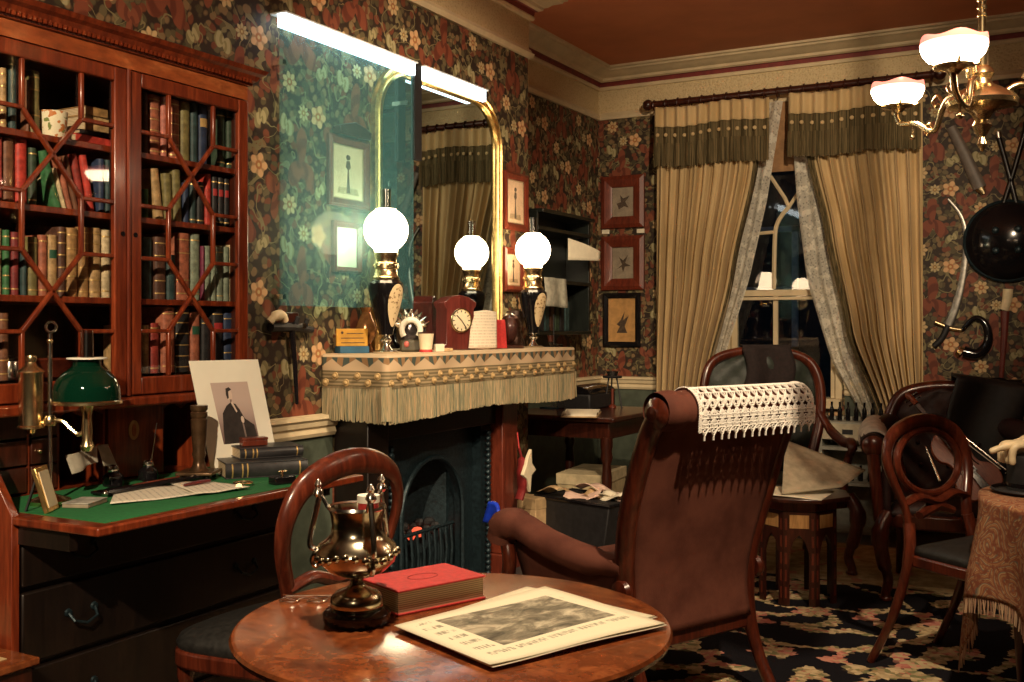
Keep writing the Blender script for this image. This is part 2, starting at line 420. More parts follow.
# net curtain
def net(name):
    m=bpy.data.materials.new(name); m.use_nodes=True; nt=m.node_tree; nt.nodes.clear()
    M=Mat.__new__(Mat); M.m=m; M.nt=nt; M.tc=None
    o=nt.nodes.new('ShaderNodeOutputMaterial'); t=nt.nodes.new('ShaderNodeBsdfTransparent'); d=nt.nodes.new('ShaderNodeBsdfDiffuse'); tr=nt.nodes.new('ShaderNodeBsdfTranslucent')
    d.inputs[0].default_value=(.85,.8,.68,1); tr.inputs[0].default_value=(.85,.8,.68,1)
    a=nt.nodes.new('ShaderNodeMixShader'); a.inputs[0].default_value=.3; nt.links.new(d.outputs[0],a.inputs[1]); nt.links.new(tr.outputs[0],a.inputs[2])
    v=M.voro(None,55); f=(v.ss(.25,.4)*.3+M.noise(None,16,2).ss(.5,.6)*.35+.42)
    b=nt.nodes.new('ShaderNodeMixShader'); nt.links.new(f.k,b.inputs[0]); nt.links.new(t.outputs[0],b.inputs[1]); nt.links.new(a.outputs[0],b.inputs[2]); nt.links.new(b.outputs[0],o.inputs[0])
    return m
NET=net('net_lace')
# paisley
M=Mat('paisley_cloth',.85,0,.15); n1=M.noise(None,6,2,color=True)
mp=M.nt.nodes.new('ShaderNodeMix'); mp.data_type='RGBA'; mp.inputs[0].default_value=.12; M.nt.links.new(M.co(),mp.inputs[6]); M.nt.links.new(n1,mp.inputs[7])
d=M.voro(mp.outputs[2],9); vc=M.sep(M.voro(mp.outputs[2],9,out='Color')); fine=M.noise(mp.outputs[2],60,3)
c=M.ramp((d*9+vc[0]).fract(),[(.0,(.2,.055,.03)),(.25,(.36,.2,.09)),(.45,(.27,.085,.045)),(.6,(.42,.29,.15)),(.78,(.12,.11,.09)),(.95,(.3,.1,.05))])
c=M.mix(fine.ss(.45,.62),c,(.2,.065,.035)); M.set('Base Color',c); PAIS=M.m
FELT=plain('green_baize',(.006,.145,.035),.9,0,.2,80,.1)
# printed papers; local x,y in metres, print face up
def newsprint(name,w,h,pic=None,base=(.82,.75,.55)):
    M=Mat(name,.8,0,.2); x,y,z=M.xyz()
    line=((y*170).sin().ss(.0,.4))*M.noise(M.vec(x*260,y*30),1,2).ss(.45,.55)
    colm=((x*13+.5).fract()-.5).abs().lt(.44)
    ins=x.abs().lt(w/2-.022)*y.abs().lt(h/2-.025)
    c=M.mix(line*colm*ins*.75,base,(.16,.14,.1))
    if pic:
        x0,x1,y0,y1=pic
        rect=x.gt(x0)*x.lt(x1)*y.gt(y0)*y.lt(y1)
        wide=x.gt(x0-.012)*x.lt(x1+.012)*y.gt(y0-.012)*y.lt(y1+.012)
        n=M.noise(M.scaled((1,1.8,1)),14,5,.65,.6); p=M.ramp(n,[(.3,(.05,.045,.035)),(.5,(.24,.21,.15)),(.62,(.5,.44,.32)),(.75,(.66,.59,.43))])
        c=M.mix(wide,c,base); c=M.mix(rect,c,p)
    M.set('Base Color',c); M.bump(M.noise(None,12,2),.1,.003); return M.m
BOOKM={}
def bookmat(c):
    k=tuple(round(q,3) for q in c)
    if k not in BOOKM:
        M=Mat('book_cloth_%d'%len(BOOKM),.55,0,.35); x,y,z=M.xyz()
        n=M.noise(None,45,4); col=M.mix(n.ss(.3,.7),tuple(q*.6 for q in c),tuple(min(1,q*1.25) for q in c)); M.set('Base Color',col); BOOKM[k]=M.m
    return BOOKM[k]
# ------------------------------------------------------------------ room shell
XR, YB, ZC = -.41, 7.30, 3.22           # recess wall, end wall, ceiling
YBR = pX(528,300,0).y                   # end of chimney breast
RX, YF = 4.7, -1.8                      # right and front walls (behind the viewer)
FO = (3.83,4.58,.72)                    # fire opening y0,y1,top
struct(MB().box(XR-.2,RX+.2,YF-.2,YB+.4,-.1,0),'floor',BOARDS,'dark wooden floorboards around the rug')
struct(MB().box(XR-.2,RX+.2,YF-.2,YB+.4,ZC,ZC+.1),'ceiling',CEIL,'terracotta painted ceiling')
m=MB(); m.box(-.45,0,YF,FO[0],0,ZC).box(-.45,0,FO[1],YBR,0,ZC).box(-.45,0,FO[0],FO[1],FO[2],ZC).box(-.45,-.36,FO[0],FO[1],0,FO[2])
struct(m,'wall_left',WALLY,'chimney breast wall with dark floral wallpaper',smooth=0)
struct(MB().box(XR-.1,XR,YBR,YB,0,ZC),'wall_left_recess',WALLY,'floral wallpapered recess beside chimney breast',smooth=0)
WX0,WX1,WZ0,WZ1 = pY(722,300,YB).x, pY(842,300,YB).x, .78, 2.62
m=MB(); m.box(XR-.1,WX0,YB,YB+.2,0,ZC).box(WX1,RX,YB,YB+.2,0,ZC).box(WX0,WX1,YB,YB+.2,0,WZ0).box(WX0,WX1,YB,YB+.2,WZ1,ZC)
struct(m,'wall_back',WALLX,'end wall with floral wallpaper around the window',smooth=0)
struct(MB().box(RX,RX+.1,YF,YB,0,ZC),'wall_right',WALLY,'wallpapered wall outside the view',smooth=0)
struct(MB().box(XR-.1,RX,YF-.1,YF,0,ZC),'wall_front',WALLX,'wallpapered wall behind the viewer',smooth=0)
PATH=[(RX,YB),(XR,YB),(XR,YBR),(0,YBR),(0,YF)]
zf=2.89
struct(MB().sweep([(0,zf-.035),(.02,zf-.035),(.03,zf-.01),(.018,zf),(.012,zf+.015),(0,zf+.02)],PATH),'trim_1',CREAM,'cream picture rail moulding under the frieze',smooth=30)
struct(MB().sweep([(.004,zf),(.004,3.11)],PATH),'trim_2',FRIEZE,'embossed cream frieze band')
struct(MB().sweep([(.0,3.075),(.025,3.075),(.03,3.09),(.026,3.1)],PATH),'trim_3',CREAM,'cream bead below the maroon line')
struct(MB().sweep([(.026,3.1),(.03,3.128),(.045,3.13)],PATH),'trim_4',REDLINE,'maroon painted line in the cornice')
struct(MB().sweep([(.045,3.13),(.065,3.138),(.07,3.155),(.085,3.158),(.11,3.178),(.15,3.19),(.155,3.202),(.172,3.206),(.175,3.22)],PATH),'trim_5',CREAM,'cream stepped cornice moulding at the ceiling',smooth=30)
zr=.885
RAIL=[(0,zr-.045),(.02,zr-.045),(.028,zr-.03),(.022,zr-.01),(.035,zr+.0),(.04,zr+.02),(.05,zr+.03),(.048,zr+.045),(0,zr+.048)]
struct(MB().sweep(RAIL,[(0,3.60),(0,YF)]),'trim_6',CREAM,'cream chair rail beside the bookcase',smooth=30)
struct(MB().sweep(RAIL,[(WX0-.02,YB),(XR,YB),(XR,YBR)]),'trim_7',CREAM,'cream chair rail in the far corner',smooth=30)
struct(MB().sweep(RAIL,[(RX,YB),(WX1+.02,YB)]),'trim_8',CREAM,'cream chair rail right of the window',smooth=30)
struct(MB().sweep([(.006,0),(.006,zr-.045)],[(0,3.60),(0,YF)]),'wall_left_dado',DADO,'grey green dado below the chair rail')
struct(MB().sweep([(.006,0),(.006,zr-.045)],[(WX0-.02,YB),(XR,YB),(XR,YBR)]),'wall_corner_dado',DADO,'grey green dado in the far corner')
struct(MB().sweep([(.006,0),(.006,zr-.045)],[(RX,YB),(WX1+.02,YB)]),'wall_back_dado',DADO,'grey green dado right of the window')
tag(MB().box(.75,3.9,.6,6.5,.001,.006).build('floral_rug',RUG),'black floral rug with beige scrolls and pink roses','rug')

# downlight fixtures
for i,(p,t,e,a) in enumerate(SPOTS):
    f=thing('ceiling_downlight','black museum downlight fixed to the ceiling, number %s from the front'%(['one','two','three','four','five'][i]),'lamp',(p[0],p[1],ZC))
    MB().lathe([(.05,0),(.05,-.015)],seg=16).build('mount',BLACKM,f)
    MB().tube([(0,0,-.015),(0,0,-.06)],.008).build('stem',BLACKM,f)
    d=(Vector(t)-Vector(p)).normalized(); q=d.to_track_quat('Z','Y').to_matrix().to_4x4()
    m=MB(); m.M=Matrix.Translation((0,0,-.15))@q
    m.lathe([(.03,-.09),(.042,-.08),(.045,-.01),(.043,-.01),(.04,-.075),(.01,-.08)],seg=18,caps=False); m.build('can',BLACKM,f)

# ------------------------------------------------------------------ window
wf=MB(); fw=.05
wf.box(WX0,WX0+fw,YB+.02,YB+.16,WZ0,WZ1).box(WX1-fw,WX1,YB+.02,YB+.16,WZ0,WZ1).box(WX0,WX1,YB+.02,YB+.16,WZ1-fw,WZ1).box(WX0,WX1,YB-.06,YB+.16,WZ0-.03,WZ0+.035)
win=struct(wf,'window_1',CREAM,'sash window with a pointed tracery bar at night',bevel=.004)
YW=YB+.09
zm=zof(293,dY(775,YW)); xm=pY(776,300,YW).x
sh=MB().box(WX0+fw,WX1-fw,YW-.02,YW+.02,zm-.022,zm+.022).box(WX0+fw,WX1-fw,YW-.045,YW-.02,zm-.05,zm-.028)
sh.box(WX0+fw,WX0+fw+.04,YW-.02,YW+.02,WZ0,WZ1).box(WX1-fw-.04,WX1-fw,YW-.02,YW+.02,WZ0,WZ1)
sh.build('sash_frame',CREAM,win,bevel=.003)
gb=MB(); gb.box(xm-.016,xm+.016,YW-.014,YW+.014,WZ0,zm-.02); gb.build('glazing_bar',CREAM,win)
pts=[pY(774,289,YW),pY(775,240,YW),pY(777,225,YW),pY(783,214,YW),pY(789,207,YW)]
MB().tube(catmull(pts,6),.016,6).build('glazing_bar',CREAM,win)
MB().tube([pY(789,207,YW),pY(785,198,YW),pY(777,186,YW),pY(760,160,YW)],.014,6).build('glazing_bar',CREAM,win)
MB().tube([pY(730,236,YW),pY(775,232,YW)],.013,6).build('glazing_bar',CREAM,win)
MB().tube([pY(789,207,YW),pY(800,190,YW),pY(820,165,YW)],.013,6).build('glazing_bar',CREAM,win)
for (a,b,c,d) in [(WX0+fw,xm,WZ0,zm),(xm,WX1-fw,WZ0,zm),(WX0+fw,xm,zm,WZ1),(xm,WX1-fw,zm,WZ1)]:
    MB().box(a,b,YW-.003,YW+.003,c,d).build('pane',WPANE,win)
# brown blind strip behind the curtain gap
bl=pY(765,110,YB-.02); br=pY(790,110,YB-.02)
tag(MB().box(WX0+.02,WX1-.02,YB-.004,YB+.015,zof(172,dY(775,YB)),zof(96,dY(775,YB))).build('roller_blind',plain('blind_cloth',(.3,.16,.07),.8),),'rolled brown blind at the top of the window','blind')
# house across the street, seen through the panes
fac=thing('house_across_street','dim house front across the street behind the window','building',(.5,12.6,0))
MB().box(-4,5,0,.3,-2,7).build('wall',plain('sooty_brick',(.05,.055,.06),.9),fac)
wm=plain('painted_sash',(.45,.47,.47),.6)
for (a,b,c,d) in [(-1.5,-.7,1.0,2.5),(.25,1.05,1.0,2.5),(-1.5,-.7,3.2,4.6),(.25,1.05,3.2,4.6)]:
    w=MB().box(a,a+.07,-.05,0,c,d).box(b-.07,b,-.05,0,c,d).box(a,b,-.05,0,c,c+.07).box(a,b,-.05,0,d-.07,d).box(a,b,-.05,0,(c+d)/2-.03,(c+d)/2+.03).build('window',wm,fac)
    MB().box(a+.07,b-.07,-.02,-.005,c+.07,d-.07).build('pane',BLACK,w)

# ------------------------------------------------------------------ curtains
YC=YB-.14
zt=zof(108,dY(660,YC)); zvb=zof(164,dY(720,YC))
pole=thing('curtain_pole','dark wooden curtain pole with rings across the window','curtain pole',(0,YC,zt))
px0,px1=pY(648,100,YC).x,pY(940,100,YC).x
MB().tube([(px0,0,.03),(px1,0,.03)],.024,12).build('rod',MAHDK,pole)
for q in (px0,px1): MB().ball((q,0,.03),.04).build('finial',MAHDK,pole)
for i in range(22):
    xx=lerp(px0+.05,px1-.05,i/21); MB().tube([(xx,.035*math.cos(a*PI/6),.022+.035*math.sin(a*PI/6)) for a in range(12)],.006,6,closed=True).build('ring',MAHDK,pole)
def curtain(name,label,e_in,xo,top_in,nf,seed,outward):
    """e_in: list of (z, x of inner edge); xo outer edge x"""
    rnd=random.Random(seed); ph=[rnd.random()*6 for _ in range(4)]
    t=thing(name,label,'curtain',(0,YC,0),group='gold window curtains')
    def xin(z):
        for (z0,x0),(z1,x1) in zip(e_in,e_in[1:]):
            if z<=z0 and z>=z1: return lerp(x0,x1,sstep(0,1,(z0-z)/(z0-z1))*.35+.65*(z0-z)/(z0-z1))
        return e_in[-1][1]
    def fn(u,v):
        z=lerp(zt-.01,.03,v); xi=xin(z); x=lerp(xo,xi,u)
        w=abs(xi-xo); amp=.028*min(1.6,.75/max(w,.2))
        y=amp*math.sin(2*PI*nf*u+ph[0]+.5*math.sin(3*v+ph[1]))+.012*math.sin(2*PI*nf*2.3*u+ph[2]+v)
        return (x+.01*math.sin(2*PI*nf*u+ph[3]),y-.02*v,z)
    MB().grid(fn,150,46).build('drape',CURT,t,smooth=180,solid=.004)
    # green braid down the inner edge
    MB().grid(lambda u,v:(fn(.955+.045*u,v)[0],fn(.955+.045*u,v)[1]-.006,fn(1,v)[2]),6,46).build('edge_braid',CURTG,t,smooth=180,solid=.003)
    # heading and fringed valance
    def vf(z0,z1,out):
        def g(u,v):
            x=lerp(xo-.01*outward,top_in,u); return (x,-.055-out+.016*math.sin(2*PI*nf*1.15*u+ph[1]),lerp(z0,z1,v)+.008*math.sin(9*u+ph[2]))
        return g
    zb=zvb; zmid=lerp(zt,zb,.36)
    MB().grid(vf(zt-.012,zmid,0),140,6).build('heading',CURT,t,smooth=180,solid=.004)
    val=MB().grid(vf(zmid+.005,lerp(zmid,zb,.45),.006),140,6).build('valance_band',CURTG,t,smooth=180,solid=.004)
    for i in range(13):
        p_=vf(zmid,lerp(zmid,zb,.45),.012)((i+.5)/13,.45); MB().ball((p_[0],p_[1]-.004,p_[2]),.014,8,6,(1,.6,1)).build('rosette',CURT,t)
    fr=MB(); n=150
    for i in range(n):
        u=(i+.5)/n; g=vf(zmid,zb,.006); a=Vector(g(u,.40)); b=Vector(g(u,1.0)); b.x+=rnd.uniform(-.004,.004); b.z+=rnd.uniform(-.008,.008)
        fr.tube([a,(a+b)/2+Vector((0,rnd.uniform(-.004,.004),0)),b],[.004,.0055,.0045],5)
    fr.build('fringe',CURTG,t,kind='stuff')
    # tie band
    zt_=e_in[-1][0]; xi=xin(zt_)
    MB().tube([(lerp(xo,xi,.5)+abs(xi-xo)*.56*math.cos(a*PI/8),-.01+.07*math.sin(a*PI/8),zt_+.03*math.cos(a*PI/8)*outward) for a in range(16)],.018,6,closed=True).build('tieback',CURTG,t)
    return t
def xc(px,py): return pY(px,py,YC).x
def zc(px,py): return pY(px,py,YC).z
curtain('window_curtain','gold curtain on the left of the window, drawn to the wall',[(zt,xc(765,110)),(zc(758,165),xc(758,165)),(zc(735,270),xc(735,270)),(zc(708,385),xc(708,385)),(.70,xc(704,410)),(.0,xc(706,410))],xc(656,200),xc(772,110),9,3,-1)
curtain('window_curtain','gold curtain on the right of the window, curving down to its tie',[(zt,xc(800,100)),(zc(808,155),xc(808,155)),(zc(826,230),xc(826,230)),(zc(848,330),xc(848,330)),(zc(882,415),xc(882,415)),(.0,xc(885,420))],xc(924,200),xc(790,100),9,5,1)
def netc(label,e_in,xo,seed):
    rnd=random.Random(seed); p=rnd.random()*6
    def xin(z):
        for (z0,x0),(z1,x1) in zip(e_in,e_in[1:]):
            if z<=z0 and z>=z1: return lerp(x0,x1,(z0-z)/(z0-z1))
        return e_in[-1][1]
    def fn(u,v):
        z=lerp(zt-.02,.3,v); x=lerp(xo,xin(z),u); return (x,YB-.06+.016*math.sin(2*PI*7*u+p+2*v),z)
    o=MB().grid(fn,90,30).build('net_curtain',NET,smooth=180); tag(o,label,'curtain','white net curtains')
netc('sheer white net curtain behind the left gold curtain',[(zt,xc(780,105)),(zc(763,200),xc(763,200)),(zc(745,280),xc(745,280)),(zc(718,365),xc(718,365)),(.2,xc(690,420))],xc(680,200),1)
netc('sheer white net curtain behind the right gold curtain',[(zt,xc(787,105)),(zc(794,200),xc(794,200)),(zc(804,280),xc(804,280)),(zc(828,360),xc(828,360)),(zc(858,415),xc(858,415)),(.2,xc(870,440))],xc(900,200),2)
# ------------------------------------------------------------------ bureau bookcase
XD=.4025; XH=.575; XFALL=.88; ZS=.84                  # door plane, hinge, fall front, writing height
Y0,Y1=pX(-33,300,XD).y, pX(248.5,300,XD).y
YM=pX(128,300,XD).y
ZD0,ZD1=1.10,2.052                                      # doors
ZT=2.155
bk=thing('bureau_bookcase','tall mahogany bureau bookcase with glazed doors and open writing fall','bookcase',(0,0,0))
m=MB(); m.box(.012,XD-.022,Y0,Y0+.022,ZD0,ZD1+.02).box(.012,XD-.022,Y1-.022,Y1,ZD0,ZD1+.02).box(.012,.03,Y0,Y1,.0,ZD1+.02).box(.012,XD-.022,Y0,Y1,ZD0-.02,ZD0+.03).box(.012,XD-.022,Y0,Y1,ZD1-.02,ZD1+.05)
m.build('carcass',MAHDK,bk)
# shelves
SH=[1.825,1.63,1.385,1.158]
for z in SH[:3]: MB().box(.03,XD-.03,Y0+.022,Y1-.022,z-.018,z).build('shelf',MAHOG,bk,bevel=.002)
# frieze + cornice
MB().box(.012,XD-.004,Y0,Y1,ZD1+.004,ZD1+.055).build('frieze',MAHOGY,bk)
pf=[(0,ZD1+.05),(.01,ZD1+.052),(.013,ZD1+.062),(.022,ZD1+.068),(.03,ZD1+.082),(.042,ZD1+.09),(.048,ZD1+.1),(.05,ZT),(-.1,ZT)]
MB().sweep(pf,[(.02,Y1),(XD-.004,Y1),(XD-.004,Y0),(.02,Y0)][::-1] if False else [(.02,Y0),(XD-.004,Y0),(XD-.004,Y1),(.02,Y1)][::-1]).build('cornice',MAHOG,bk,smooth=25)
den=MB()
for i in range(64):
    y=lerp(Y0,Y1,(i+.5)/64); den.box(XD+.008,XD+.02,y-.004,y+.004,ZD1+.058,ZD1+.07)
den.build('dentil_band',MAHOG,bk,kind='stuff')
# doors
def zz(py,px): return zof(py,dX(px,XD))
GZ0,GZ1=zz(376,160),zz(88,144)
za,zb_,zc_,zd=zz(137,170),zz(209,170),zz(260,170),zz(331,170)
def door(ya,yb,st,handle_y):
    d=bpy.data.objects.new('door',None); COL.objects.link(d); d.parent=bk
    ga,gb_=ya+st[0],yb-st[1]
    f=MB().box(XD-.02,XD,ya,ga,ZD0,ZD1).box(XD-.02,XD,gb_,yb,ZD0,ZD1).box(XD-.02,XD,ga,gb_,ZD0,GZ0).box(XD-.02,XD,ga,gb_,GZ1,ZD1)
    f.build('door_frame',MAHOG,d,bevel=.004)
    v1=lerp(ga,gb_,.27); v2=lerp(ga,gb_,.73); mid=(v1+v2)/2; zx1=(za+zb_)/2; zx2=(zc_+zd)/2
    P={'a':(v1,za),'b':(v2,za),'c':(v1,zb_),'d':(v2,zb_),'e':(v1,zc_),'f':(v2,zc_),'g':(v1,zd),'h':(v2,zd)}
    segs=[((v1,GZ1),P['a']),((v2,GZ1),P['b']),((ga,za),P['a']),(P['b'],(gb_,za)),(P['a'],P['d']),(P['b'],P['c']),((ga,zb_),P['c']),(P['d'],(gb_,zb_)),
          (P['c'],P['e']),(P['d'],P['f']),((ga,zc_),P['e']),(P['f'],(gb_,zc_)),(P['e'],P['h']),(P['f'],P['g']),((ga,zd),P['g']),(P['h'],(gb_,zd)),(P['g'],(v1,GZ0)),(P['h'],(v2,GZ0))]
    for (a,b) in segs: MB().bar((XD-.008,*a),(XD-.008,*b),.012,.014,up=(1,0,0)).build('glazing_bar',MAHOG,d,bevel=.003)
    pan=[[(ga,za),(v1,za),(v1,GZ1),(ga,GZ1)],[(v1,za),(mid,zx1),(v2,za),(v2,GZ1),(v1,GZ1)],[(v2,za),(gb_,za),(gb_,GZ1),(v2,GZ1)],
         [(ga,zb_),(v1,zb_),(mid,zx1),(v1,za),(ga,za)],[(gb_,zb_),(gb_,za),(v2,za),(mid,zx1),(v2,zb_)],
         [(ga,zc_),(v1,zc_),(v1,zb_),(ga,zb_)],[(v1,zc_),(mid,zx2),(v2,zc_),(v2,zb_),(mid,zx1),(v1,zb_)],[(v2,zc_),(gb_,zc_),(gb_,zb_),(v2,zb_)],
         [(ga,zd),(v1,zd),(mid,zx2),(v1,zc_),(ga,zc_)],[(gb_,zd),(gb_,zc_),(v2,zc_),(mid,zx2),(v2,zd)],
         [(ga,GZ0),(v1,GZ0),(v1,zd),(ga,zd)],[(v1,GZ0),(v2,GZ0),(v2,zd),(mid,zx2),(v1,zd)],[(v2,GZ0),(gb_,GZ0),(gb_,zd),(v2,zd)]]
    for p in pan: MB().prism(p,'x',XD-.016,XD-.0135).build('pane',PANE,d,smooth=0)
    MB().lathe([(.007,0),(.007,.003)],(XD,handle_y,zz(235,136)),12,'x').build('keyhole',BLACK,d)
door(Y0,YM-.002,(.05,.045),YM-.02); door(YM+.002,Y1,(.05,.045),YM+.026)
MB().tube([(XD+.003,YM,ZD0),(XD+.003,YM,ZD1)],.006,6).build('astragal',MAHOG,bk)
MB().box(.012,XD+.012,Y0-.004,Y1+.004,ZD0-.035,ZD0-.004).build('waist_moulding',MAHOG,bk,bevel=.008)
# slanted bureau sides
for ya,yb in ((Y0,Y0+.022),(Y1-.022,Y1)):
    MB().prism([(.012,0),(XH,0),(XH,ZS),(XD,ZD0-.03),(.012,ZD0-.03)],'y',ya,yb).build('side_panel',MAHOG,bk,bevel=.002)
# lower body with long drawers
MB().box(.03,XH-.02,Y0+.022,Y1-.022,.06,ZS-.022).build('lower_body',BLACKW,bk)
for i,(z0,z1) in enumerate(((.66,.79),(.47,.645),(.27,.455),(.075,.255))):
    d=MB().box(XH-.02,XH,Y0+.03,Y1-.03,z0,z1).build('drawer',BLACKW,bk,bevel=.005)  # mahogany drawers blackened to paint in shade under the fall
    for yy in (lerp(Y0,Y1,.2),lerp(Y0,Y1,.8)):
        zc2=(z0+z1)/2
        h=MB(); h.tube([(XH+.004,yy-.04,zc2+.01),(XH+.02,yy-.035,zc2-.008),(XH+.024,yy,zc2-.02),(XH+.02,yy+.035,zc2-.008),(XH+.004,yy+.04,zc2+.01)],.004,6)
        h.lathe([(.011,0),(.009,.006)],(XH,yy-.04,zc2+.012),10,'x').lathe([(.011,0),(.009,.006)],(XH,yy+.04,zc2+.012),10,'x'); h.build('handle',IRON,d)
MB().box(.03,XH-.01,Y0,Y1,0,.06).build('plinth',MAHDK,bk,bevel=.004)
# writing surface and fall
MB().box(.03,XH,Y0+.022,Y1-.022,ZS-.02,ZS).build('writing_bed',MAHOG,bk)
fl=MB().box(XH,XFALL,Y0,Y1,ZS-.022,ZS).build('fall_front',MAHOG,bk,bevel=.005)
MB().box(.33,XFALL-.035,Y0+.05,Y1-.03,ZS,ZS+.0015).build('baize',FELT,fl)
for yy in (Y0+.03,Y1-.03): MB().box(XH-.2,XFALL-.12,yy-.012,yy+.012,ZS-.07,ZS-.024).build('loper',BLACKW,bk)  # black wood stands in for shade on the lopers
# pigeonholes: back, dividers, small drawers, centre door with oval inlay
XI=.30
MB().box(.03,.05,Y0+.022,Y1-.022,ZS,ZD0-.03).build('interior_back',BLACKW,bk)
yl=lambda px: pX(px,440,XI).y
yd=[Y0+.022,yl(28),yl(58),yl(104),yl(163),yl(200),Y1-.022]
for y in yd[1:-1]: MB().box(.05,XI,y-.004,y+.004,ZS,ZD0-.03).build('divider',MAHOG,bk)
for k in range(3):
    z0=ZS+.005+k*.075
    d=MB().box(XI-.1,XI+.006,yd[0]+.002,yd[1]-.006,z0,z0+.07).build('small_drawer',MAHDK,bk,bevel=.003); MB().ball((XI+.012,(yd[0]+yd[1])/2,z0+.035),.007).build('knob',BRASS,d)
    d=MB().box(XI-.1,XI+.006,yd[1]+.006,yd[2]-.006,z0,z0+.07).build('small_drawer',MAHDK,bk,bevel=.003); MB().ball((XI+.012,(yd[1]+yd[2])/2-.02,z0+.035),.007).build('knob',BRASS,d)
cd=MB().box(XI-.02,XI+.01,yd[3]+.008,yd[4]-.008,ZS+.004,ZD0-.035).build('centre_door',MAHOG,bk,bevel=.003)
ci=pX(134,430,XI+.012)
MB().prism([(ci.y+.02*math.cos(a*PI/12),ci.z+.03*math.sin(a*PI/12)) for a in range(24)],'x',XI+.008,XI+.012).build('oval_inlay',OAK,cd)
MB().prism([(ci.y+.008*math.cos(a*PI/8),ci.z+.02*math.sin(a*PI/8)) for a in range(16)],'x',XI+.010,XI+.0132).build('oval_inlay_centre',MAHOGY,cd)
for a,b in ((2,3),(4,5),(5,6)):   # scalloped aprons over the pigeonholes
    n=18; pts=[(lerp(yd[a],yd[b],i/n), ZD0-.06+.016*abs(math.sin(PI*2*i/n))) for i in range(n+1)]+[(yd[b],ZD0-.03),(yd[a],ZD0-.03)]
    MB().prism(pts,'x',XI-.01,XI).build('apron',MAHOG,bk)

# ------------------------------------------------------------------ books
C=dict(tan=(.42,.27,.12),teal=(.03,.06,.06),brown=(.17,.07,.035),olive=(.19,.16,.06),red=(.46,.045,.03),maroon=(.2,.03,.03),dkred=(.27,.035,.025),dgreen=(.035,.06,.035),
 green=(.045,.16,.06),cream=(.58,.46,.27),blue=(.025,.04,.085),black=(.018,.017,.018),gold=(.34,.19,.07),redbrown=(.34,.11,.06),pinkred=(.45,.15,.11),greygreen=(.2,.24,.17),purple=(.17,.025,.06),dbrown=(.09,.04,.025))
CN=dict(tan='tan',teal='dark teal',brown='brown',olive='olive',red='bright red',maroon='maroon',dkred='deep red',dgreen='dark green',green='green',cream='cream',blue='navy blue',black='black',gold='golden brown',redbrown='reddish brown',pinkred='pinkish red',greygreen='grey green',purple='purple',dbrown='dark brown')
ORD=['first','second','third','fourth','fifth','sixth','seventh','eighth','ninth','tenth','eleventh','twelfth','thirteenth','fourteenth']
XS=.345
LAB=plain('title_label',(.5,.32,.12),.5); LABR=plain('red_title_label',(.4,.03,.03),.5); LABG=plain('green_title_label',(.02,.09,.05),.5); GILTB=plain('gilt_band',(.6,.4,.15),.4,.6)
def book(y0,y1,z0,h,col,label,tilt=0,depth=.17,bands=0,lab=None,group='books in the glazed bookcase'):
    w=max(.012,y1-y0); t=thing('book',label,'book',(XS,y0,z0),group=group,rot=(tilt,0,0))
    # cover: spine (rounded) with two boards
    n=6; sp=[(-.008+.010*math.sin(PI*i/n),w*(1-math.cos(PI*i/n))/2) for i in range(n+1)]
    m=MB(); out=sp+[(-depth,w),(-depth,w-.0025),(-.010,w-.0025),(-.010,.0025),(-depth,.0025),(-depth,0)]
    m.prism(out,'z',0,h); m.build('cover',bookmat(C[col]),t,smooth=50)
    MB().box(-depth+.004,-.010,.0026,w-.0026,.003,h-.004).build('pages',PAGES,t)
    zs=[h*q for q in ((.1,.9),(.1,.3,.7,.9),(.08,.25,.42,.6,.77,.92))[bands-1]] if bands else []
    if zs:
        b=MB()
        for q in zs: b.prism([(p[0]+.0012,p[1]) for p in sp]+[(-.006,w/2)],'z',q-.0018,q+.0018)
        b.build('spine_bands',GILTB,t,smooth=50)
    if lab: MB().prism([(p[0]+.0008,p[1]) for p in sp[1:-1]]+[(-.006,w/2)],'z',h*.62,h*.76).build('title_label',lab,t,smooth=50)
    return t
def shelf_row(side,shelf,z,rows):
    n=0
    nm={0:'top',1:'second',2:'third',3:'bottom'}[shelf]
    lim=[1e9]*len(rows)
    ys=[(pX(r[0],300,XS).y,pX(r[1],300,XS).y) for r in rows]
    for i,r in enumerate(rows):
        x0,x1,top,col=r[:4]; tilt=r[4] if len(r)>4 else 0; bands=r[5] if len(r)>5 else 0; lab=r[6] if len(r)>6 else None
        ya,yb=ys[i]; ya=max(ya,Y0+.03); ya+=.0008; yb-=.0008
        if yb-ya<.008: continue
        h=zof(top,dX((x0+x1)/2,XS))-z
        h=max(.09,min(h,.215))/ (math.cos(tilt))
        lean=' leaning' if tilt else ''
        book(ya,yb,z,h,col,'%s%s book, %s from left on the %s shelf behind %s bookcase door'%(CN[col],lean,ORD[n],nm,side),tilt,.16+.03*random.random(),bands,lab); n+=1
T=.30
shelf_row('left',0,SH[0],[(-8,0,69,'brown'),(0.5,8,68,'tan',0,2),(10,18,65,'teal'),(26,30.5,80,'brown'),(31,41,71,'olive',0,2)])
shelf_row('left',1,SH[1],[(-10,-3,140,'dbrown'),(-2.5,3.5,137,'dkred'),(4,15.5,138,'brown'),(17,28.5,139,'red'),(30,38,148,'dgreen',0,1),(55,63,154,'green',T),(63.5,67,170,'cream',T),(68,74,160,'redbrown',T*.9),(74.5,80,158,'brown',T*.8),(81,88,156,'dkred',T*.7),(89,96,157,'red',T*.6),(99,105.5,159,'blue'),(106,111.5,160,'teal')])
